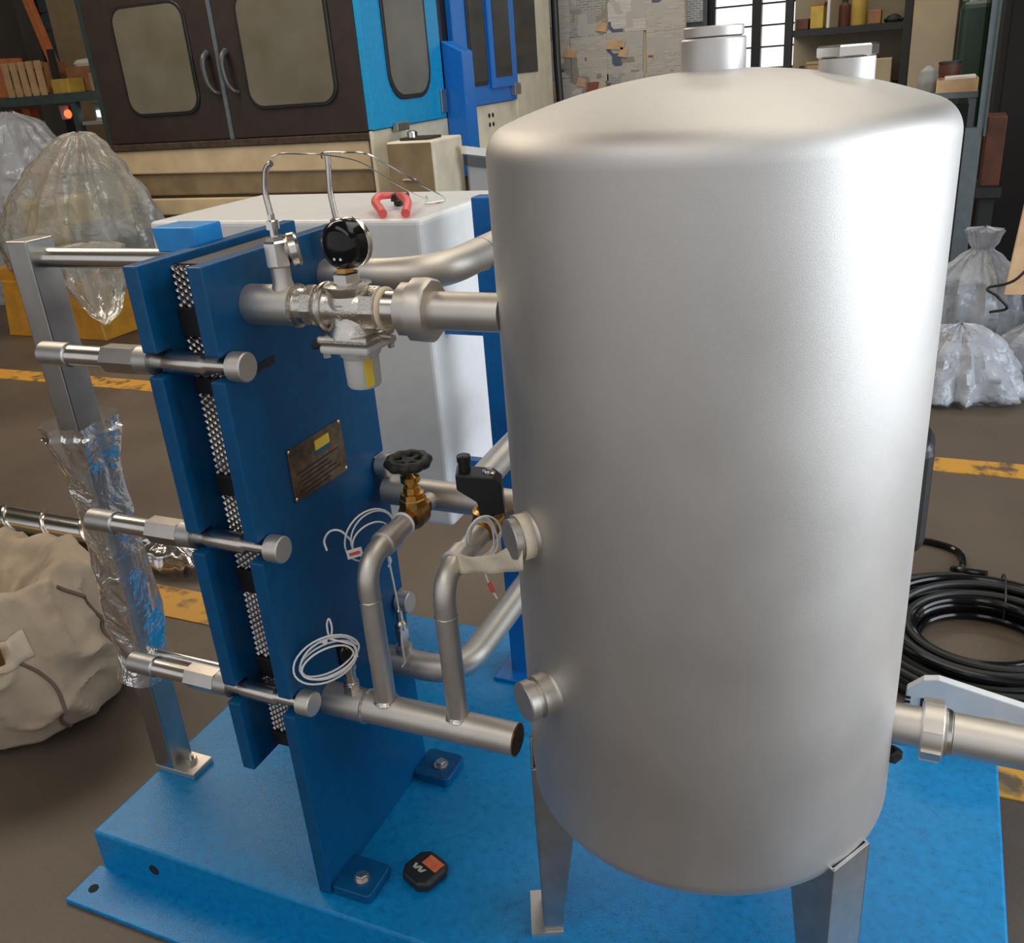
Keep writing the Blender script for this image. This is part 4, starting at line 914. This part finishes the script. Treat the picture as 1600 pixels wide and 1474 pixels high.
# ------------------------------------------------------------ newspaper partition
nw = thing('newspaper_partition', 'partition pasted with old newspapers beside the back window', 'partition', (-2.95, 9.0, 0))
MB().box(-3.70, -2.20, 9.03, 9.07, 0.4, 2.9).build('board', 'beige', nw, smooth=0)
rnd = random.Random(5)
for i in range(4):
    for j in range(4):
        x0 = -3.66+i*0.365+rnd.uniform(-.02, .02); z0 = 1.02+j*0.40+rnd.uniform(-.04, .04)
        MB().obox((x0+0.175, 9.02-0.002*((i+j) % 3), z0+0.20), (0.178, 0, rnd.uniform(-.008, .008)), (0, 0.001, 0), (rnd.uniform(-.008, .008), 0, 0.20)).build('newspaper_sheet', ('newsprint', 'newsprint_grey', 'newsprint_light')[(i*2+j*3+i*j) % 3], nw, smooth=0)
for x, z, w_ in ((-3.50, 1.66, 0.05), (-3.30, 1.66, 0.08), (-2.98, 1.86, 0.06), (-2.85, 1.70, 0.10), (-2.78, 1.63, 0.05), (-3.46, 1.30, 0.05), (-3.0, 1.34, 0.04), (-3.2, 1.40, 0.05)):
    MB().prism([(x-w_, 9.012, z-0.03), (x+w_*0.7, 9.012, z-0.045), (x+w_, 9.012, z+0.02), (x-w_*0.4, 9.012, z+0.05)], (0, 0.003, 0)).build('torn_patch', 'wood_pale', nw, smooth=0)
nb = thing('notice_board', 'white notice sheets pinned up left of the back window', 'notice', (-2.2, 9.4, 0))
MB().box(-2.56, -2.10, 9.42, 9.45, 1.2, 2.6).build('board', 'slate', nb, smooth=0)
for x0, x1, z0, z1 in ((-2.48, -2.32, 1.78, 2.06), (-2.31, -2.13, 1.84, 2.06), (-2.50, -2.30, 1.45, 1.72), (-2.28, -2.12, 1.45, 1.66)):
    MB().box(x0, x1, 9.405, 9.418, z0, z1).build('notice_sheet', 'notice_print', nb, smooth=0)

# ------------------------------------------------------------ rack at the back right and things on it
rk = thing('back_rack', 'dark steel shelf rack beside the back window', 'rack', (-0.8, 8.7, 0))
for x in (-1.25, -0.36): MB().box(x, x+0.06, 8.45, 8.52, 0, 2.8).build('upright', 'dark_frame', rk, smooth=0)
for z in (1.64, 1.20, 0.7, 2.25): MB().box(-1.25, -0.30, 8.46, 9.0, z, z+0.05).build('shelf', 'dark_frame', rk, smooth=0)
MB().box(-1.25, -0.30, 9.0, 9.03, 0.2, 2.8).build('back_panel', 'beige', rk, smooth=0)
zs = 1.6905
def boxthing(name, label, cat, x0, x1, y0, y1, z0, z1, m_, lid=None, group=None):
    t = thing(name, label, cat, ((x0+x1)/2, (y0+y1)/2, z0), group)
    MB().box(x0, x1, y0, y1, z0, z1).build('body', m_, t, smooth=0, bevel=min(x1-x0, z1-z0)*0.06)
    if lid: MB().box(x0-.004, x1+.004, y0-.004, y1+.004, z1, z1+(z1-z0)*0.12).build('lid', lid, t, smooth=0)
    return t
def canthing(name, label, cat, x, y, z, r, h, m_, capm):
    t = thing(name, label, cat, (x, y, z))
    MB().lathe((x, y, z), (0, 0, 1), [(0, r*.95), (h*.03, r), (h*.75, r), (h*.85, r*.6), (h*.88, r*.45)], 16).build('body', m_, t)
    MB().cyl((x, y, z+h*.88), (x, y, z+h), r*.5, 12).build('cap', capm, t)
    return t
boxthing('storage_box', 'amber box at the left end of the rack upper shelf', 'box', -1.06, -0.96, 8.5, 8.7, zs, 1.86, 'ochre', 'wood_brown')
boxthing('storage_box', 'small red box lying at the window end of the rack upper shelf', 'box', -1.17, -1.075, 8.5, 8.7, zs, 1.77, 'red_brown')
canthing('oil_can', 'dark red can in the middle of the rack upper shelf', 'can', -0.81, 8.6, zs, 0.045, 0.20, 'red_brown', 'dark_frame')
canthing('oil_can', 'yellow can standing on the rack upper shelf', 'can', -0.70, 8.6, zs, 0.060, 0.26, 'ochre', 'ochre')
boxthing('storage_box', 'brown upright box right of the yellow can on the rack', 'box', -0.62, -0.53, 8.5, 8.65, zs, 1.79, 'wood_brown')
tag(blob([(0.0, 0.06), (0.02, 0.07), (0.05, 0.04), (0.06, 0.01)], -0.44, 8.6, 3, 24, 12, 0.2, 4).build('rag', 'dark_frame'), 'dark rag heap at the right end of the rack upper shelf', 'rag').location.z = zs
tag(MB().cyl((-0.92, 8.48, zs), (-0.92, 8.48, 2.05), 0.012, 10).build('rod', 'white_thing'), 'thin white rod standing on the rack upper shelf', 'rod')
zs2 = 1.2505
canthing('bottle', 'tan bottle at the left end of the rack middle shelf', 'bottle', -1.12, 8.6, zs2, 0.04, 0.17, 'wood_pale', 'wood_brown')
boxthing('storage_box', 'pale brown carton on the left of the rack middle shelf', 'box', -1.07, -0.90, 8.5, 8.75, zs2, 1.43, 'card', 'card')
boxthing('storage_box', 'dark brown carton in the middle of the rack middle shelf', 'box', -0.87, -0.60, 8.5, 8.75, zs2, 1.50, 'wood_brown')
boxthing('storage_box', 'cream carton at the right end of the rack middle shelf', 'box', -0.57, -0.42, 8.48, 8.7, zs2, 1.44, 'beige')
ct = thing('beige_cabinet', 'tall plain beige cabinet between rack and green machine', 'cabinet', (-0.13, 8.5, 0))
MB().box(-0.29, 0.02, 8.3, 8.9, 0, 2.8).build('body', 'beige', ct, smooth=0, bevel=0.01)
MB().box(-0.285, 0.015, 8.285, 8.299, 0.1, 2.75).build('door', 'beige', ct, smooth=0, bevel=0.005)
gm = thing('green_machine', 'dark green machine housing with shiny top behind the slate post', 'machine', (0.2, 8.0, 0))
MB().box(0.03, 0.235, 7.7, 8.4, 0, 1.78).build('housing', 'green_dark', gm, smooth=0, bevel=0.05, seg=3)
MB().lathe((0.13, 7.95, 1.78), (0, 0, 1), [(0, 0.09), (0.08, 0.09), (0.16, 0.07), (0.18, 0.02)], 24).build('motor_cover', 'steel_bright', gm)
# bench with tray
bt = thing('side_bench', 'small slate steel bench left of the tall post', 'bench', (0.02, 6.35, 0))
MB().box(-0.16, 0.16, 6.125, 6.6, 1.255, 1.285).build('top', 'slate', bt, smooth=0)
for x in (-0.15, 0.12):
    for y in (6.13, 6.55): MB().box(x, x+0.035, y, y+0.035, 0, 1.255).build('leg', 'slate', bt, smooth=0)
MB().box(-0.13, 0.14, 6.5, 6.52, 0.3, 1.2).build('back_panel', 'dark_wall', bt, smooth=0)
ty = thing('parts_tray', 'cream parts tray sitting on the slate bench', 'tray', (0.04, 6.3, 1.2855))
MB().box(-0.06, 0.155, 6.15, 6.45, 1.2855, 1.295).box(-0.06, 0.155, 6.15, 6.16, 1.295, 1.352).box(-0.06, 0.155, 6.44, 6.45, 1.295, 1.352).box(-0.06, -0.052, 6.16, 6.44, 1.295, 1.352).box(0.147, 0.155, 6.16, 6.44, 1.295, 1.352).build('tray_box', 'wood_pale', ty, smooth=0)
MB().obox((0.06, 6.3, 1.358), (0.08, 0, 0.002), (0, 0.12, 0), (0, 0, 0.006)).build('paper', 'white_thing', ty, smooth=0)
tag(blob([(1.286, 0.05), (1.34, 0.055), (1.40, 0.045), (1.43, 0.01)], -0.11, 6.3, 12, 30, 20, 0.3, 4).build('cloth_bundle', 'grey_box', smooth=60), 'crumpled grey cloth bundle at the left end of slate bench', 'cloth')
bw = thing('round_tin', 'dark round tin standing behind the cream tray', 'tin', (0.0, 6.52, 1.2855))
MB().lathe((0.0, 6.52, 1.2855), (0, 0, 1), [(0, 0.05), (0.10, 0.06), (0.14, 0.06)], 24).build('bowl', 'red_brown', bw)
MB().lathe((0.0, 6.52, 1.4256), (0, 0, 1), [(0, 0.063), (0.012, 0.063), (0.014, 0.05)], 24).build('rim', 'dark_frame', bw)
pst = thing('steel_post', 'tall slate grey steel column right of the tank', 'column', (0.15, 6.05, 0))
MB().box(0.172, 0.2045, 6.0, 6.10, 1.10, 5.0).build('upper_shaft', 'slate', pst, smooth=0)
MB().box(0.115, 0.200, 6.0, 6.12, 0.0, 1.10).build('lower_shaft', 'slate', pst, smooth=0)
MB().box(0.205, 0.218, 5.99, 6.10, 1.06, 5.0).build('edge_strip', 'teal', pst, smooth=0)
# dark far right
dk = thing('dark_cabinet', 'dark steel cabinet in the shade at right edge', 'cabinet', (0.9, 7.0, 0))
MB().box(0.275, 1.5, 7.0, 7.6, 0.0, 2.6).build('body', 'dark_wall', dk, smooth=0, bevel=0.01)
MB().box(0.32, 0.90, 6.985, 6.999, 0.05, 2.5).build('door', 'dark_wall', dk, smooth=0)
rb_ = boxthing('red_crate', 'dull red crate in the shade right of the steel column', 'crate', 0.24, 0.345, 6.5, 6.8, 0.72, 1.12, 'red_brown')
MB().box(0.22, 0.36, 6.45, 6.85, 0.66, 0.7195).build('base_board', 'dark_frame', rb_, smooth=0)
MB().box(0.25, 0.33, 6.5, 6.8, 0.0, 0.66).build('pedestal', 'dark_frame', rb_, smooth=0)
wd = MB().obox((0.47, 5.22, 0.66), (0.085, 0.01, 0), (0, 0.012, 0), (0.025, 0.05, 0.28)).build('wooden_board', 'wood_pale', smooth=0, bevel=0.004)
tag(wd, 'pale wooden board leaning over the plastic bags at right edge', 'board')
# plastic bags on the floor, right
def bagthing(label, prof, cx, cy, seed, inner, sq=0.8, film_='film_bag_white', **k):
    t = thing('plastic_bag', label, 'bag', (cx, cy, 0), 'plastic bags on the right')
    blob(prof, cx, cy, seed, 80, 60, 0.22, 7, sq, 0.07, **k).build('film', film_, t, smooth=60)
    z0 = prof[0][0]; z1 = prof[-1][0]; r = max(p[1] for p in prof)
    blob([(z0+0.004, r*.55), (z0+(z1-z0)*.3, r*.72), (z0+(z1-z0)*.6, r*.55), (z0+(z1-z0)*.75, r*.1)], cx, cy, seed+3, 30, 20, 0.3, 5, sq*0.9).build('contents', inner, t, smooth=50)
    return t
bagthing('front clear plastic bag of parts on the floor right of tank', [(0.0, 0.26), (0.03, 0.31), (0.12, 0.27), (0.24, 0.20), (0.31, 0.12), (0.34, 0.01)], 0.17, 4.72, 21, 'grey_box')
bagthing('clear plastic bag of parts on the floor at the right edge', [(0.0, 0.24), (0.05, 0.28), (0.20, 0.24), (0.32, 0.14), (0.36, 0.01)], 0.63, 4.98, 33, 'grey_box')
bagthing('rearmost clear plastic bag with knotted upright top by the dark wall', [(0.0, 0.18), (0.2, 0.22), (0.42, 0.19), (0.52, 0.10), (0.56, 0.05), (0.62, 0.07), (0.67, 0.09), (0.672, 0.01)], 0.25, 5.38, 45, 'grey_box')
bagthing('clear plastic bag leaning under the wooden board', [(0.0, 0.18), (0.2, 0.22), (0.40, 0.18), (0.50, 0.08), (0.53, 0.01)], 0.74, 5.36, 57, 'beige')
tag(MB().tube(spline([(0.60, 5.05, 0.95), (0.52, 5.04, 0.70), (0.40, 5.0, 0.50), (0.28, 5.04, 0.44), (0.32, 4.96, 0.42), (0.37, 4.97, 0.36), (0.30, 5.0, 0.33)], 8), 0.007, 8).build('cord', 'black_rubber'), 'thin black cord trailing over the plastic bags at right', 'cord')

# ------------------------------------------------------------ left rear: teal rack and what stands on it
lr = thing('teal_rack', 'teal steel rack left of the brown machine doors', 'rack', (-7.8, 7.0, 0))
MB().box(-7.25, -7.19, 6.98, 7.06, 0, 2.9).build('upright', 'teal', lr, smooth=0)
MB().box(-9.3, -9.24, 6.98, 7.06, 0, 2.9).build('upright', 'teal', lr, smooth=0)
MB().box(-9.3, -7.25, 6.98, 7.04, 1.58, 1.66).build('beam', 'teal', lr, smooth=0)
MB().box(-7.62, -7.55, 6.99, 7.05, 0, 1.58).build('brace', 'teal', lr, smooth=0)
MB().box(-9.24, -7.2, 7.04, 7.6, 1.63, 1.66).build('shelf', 'teal', lr, smooth=0)
MB().box(-7.55, -7.25, 7.02, 7.5, 1.37, 1.40).build('shelf', 'grey_box', lr, smooth=0)
ZS = 1.6605
cr = thing('slatted_crate', 'pale wooden slatted crate standing on the teal rack beam', 'crate', (-8.25, 7.2, ZS))
for k in range(5): MB().box(-8.53+k*0.112, -8.53+k*0.112+0.078, 7.1, 7.115, ZS, ZS+0.31).build('slat', 'wood_pale', cr, smooth=0)
MB().box(-8.53, -8.0, 7.116, 7.14, ZS+0.02, ZS+0.08).build('rail', 'wood_brown', cr, smooth=0)
MB().box(-8.53, -8.0, 7.116, 7.14, ZS+0.24, ZS+0.30).build('rail', 'wood_brown', cr, smooth=0)
MB().box(-8.52, -8.01, 7.14, 7.45, ZS, ZS+0.29).build('crate_body', 'wood_brown', cr, smooth=0)
boxthing('cardboard_box', 'small ochre carton beside the slatted crate', 'box', -7.92, -7.70, 7.1, 7.3, ZS, ZS+0.13, 'ochre')
boxthing('cardboard_box', 'brown carton under the white parcel on the teal rack', 'box', -7.94, -7.52, 7.32, 7.56, ZS, ZS+0.23, 'wood_brown')
boxthing('cardboard_box', 'narrow tan carton against the teal rack upright', 'box', -7.42, -7.30, 7.1, 7.3, ZS, ZS+0.16, 'card')
tag(blob([(ZS+0.2305, 0.15), (ZS+0.26, 0.18), (ZS+0.29, 0.14), (ZS+0.30, 0.02)], -7.72, 7.43, 71, 40, 20, 0.2, 4, 0.45).build('white_parcel', 'white_thing', smooth=60), 'flat white parcel lying on the brown carton', 'parcel')
boxthing('dark_jar', 'dark upright canister left of the white parcel on the rack', 'canister', -7.985, -7.945, 7.20, 7.26, ZS, ZS+0.40, 'dark_frame')
op1 = MB().obox((-8.345, 7.52, 2.23), (0.045, 0, 0), (0, 0.03, 0), (-0.13, 0, 0.55)).build('orange_post', 'orange', smooth=0, bevel=0.005); tag(op1, 'orange painted steel beam leaning behind the slatted crate', 'beam')
op2 = MB().box(-8.85, -8.56, 7.15, 7.4, ZS, ZS+0.36).build('orange_bin', 'orange', smooth=0, bevel=0.01); tag(op2, 'orange bin at the left edge on the teal rack', 'bin')
for k, (x, s_) in enumerate(((-8.75, 'leftmost slim orange column under the teal beam'), (-8.52, 'second slim orange column under the teal beam'))):
    tag(MB().box(x, x+0.10, 7.2, 7.3, 0, 1.55).build('orange_column', 'orange', smooth=0), s_, 'column')
lp = thing('red_signal_lamp', 'glowing red signal lamp below the teal beam', 'lamp', (-8.23, 7.5, 0))
MB().box(-8.30, -8.18, 7.5, 7.6, 0, 1.545).build('housing', 'dark_frame', lp, smooth=0)
MB().prism([(-8.31, 7.48, 1.42), (-8.20, 7.48, 1.42), (-8.19, 7.48, 1.55), (-8.32, 7.48, 1.55)], (0, 0.015, 0)).build('reflector', 'white_thing', lp, smooth=0)
MB().lathe((-8.20, 7.48, 1.47), (0, -1, 0), [(0, 0.04), (0.03, 0.035), (0.045, 0.015)], 16).build('lens', 'lamp_red', lp)
lw = thing('work_light', 'small white work light glowing on the lower shelf of the teal rack', 'lamp', (-7.43, 7.2, 1.4005))
MB().box(-7.50, -7.385, 7.15, 7.25, 1.4005, 1.56).build('housing', 'grey_box', lw, smooth=0)
MB().box(-7.47, -7.41, 7.14, 7.149, 1.43, 1.49).build('lens', 'lamp_white', lw, smooth=0, bevel=0.004)
boxthing('switch_box', 'cream switch box right of the small white work light', 'box', -7.375, -7.275, 7.12, 7.25, 1.4005, 1.555, 'beige')
yp = MB().box(-9.36, -8.60, 8.6, 8.64, 0.0, 2.9).build('yellow_board', 'card', smooth=0); tag(yp, 'plain yellowish board standing upright behind the teal rack', 'board')
W2 = struct(MB().box(-10.6, -10.55, 9.5, 9.59, 1.6, 2.9).box(-10.08, -9.95, 9.5, 9.59, 1.6, 2.9).box(-9.62, -9.56, 9.5, 9.59, 1.6, 2.9).build('window_2', 'machine_black', smooth=0))
for i in range(6):
    for x0, x1 in ((-10.55, -10.08), (-9.95, -9.62)):
        MB().box(x0, x1, 9.56, 9.58, 1.62+i*0.2, 1.62+i*0.2+0.18).build('pane', 'slate', W2, smooth=0)
jk = thing('scrap_heap', 'dark machine parts heaped under the teal rack', 'machine parts', (-8.1, 6.9, 0))
rnd = random.Random(3)
for k in range(7):
    x = -8.7+k*0.16; r = rnd.uniform(0.08, 0.13); zt_ = rnd.uniform(1.0, 1.3)
    MB().lathe((x, 6.85+rnd.uniform(-.1, .1), 0), (rnd.uniform(-.1, .1), 0, 1), [(0, r), (zt_*.8, r), (zt_*.85, r*.6), (zt_, r*.6)], 14).build('part', ['iron_black', 'machine_tan', 'dark_frame', 'grey_box'][k % 4], jk)
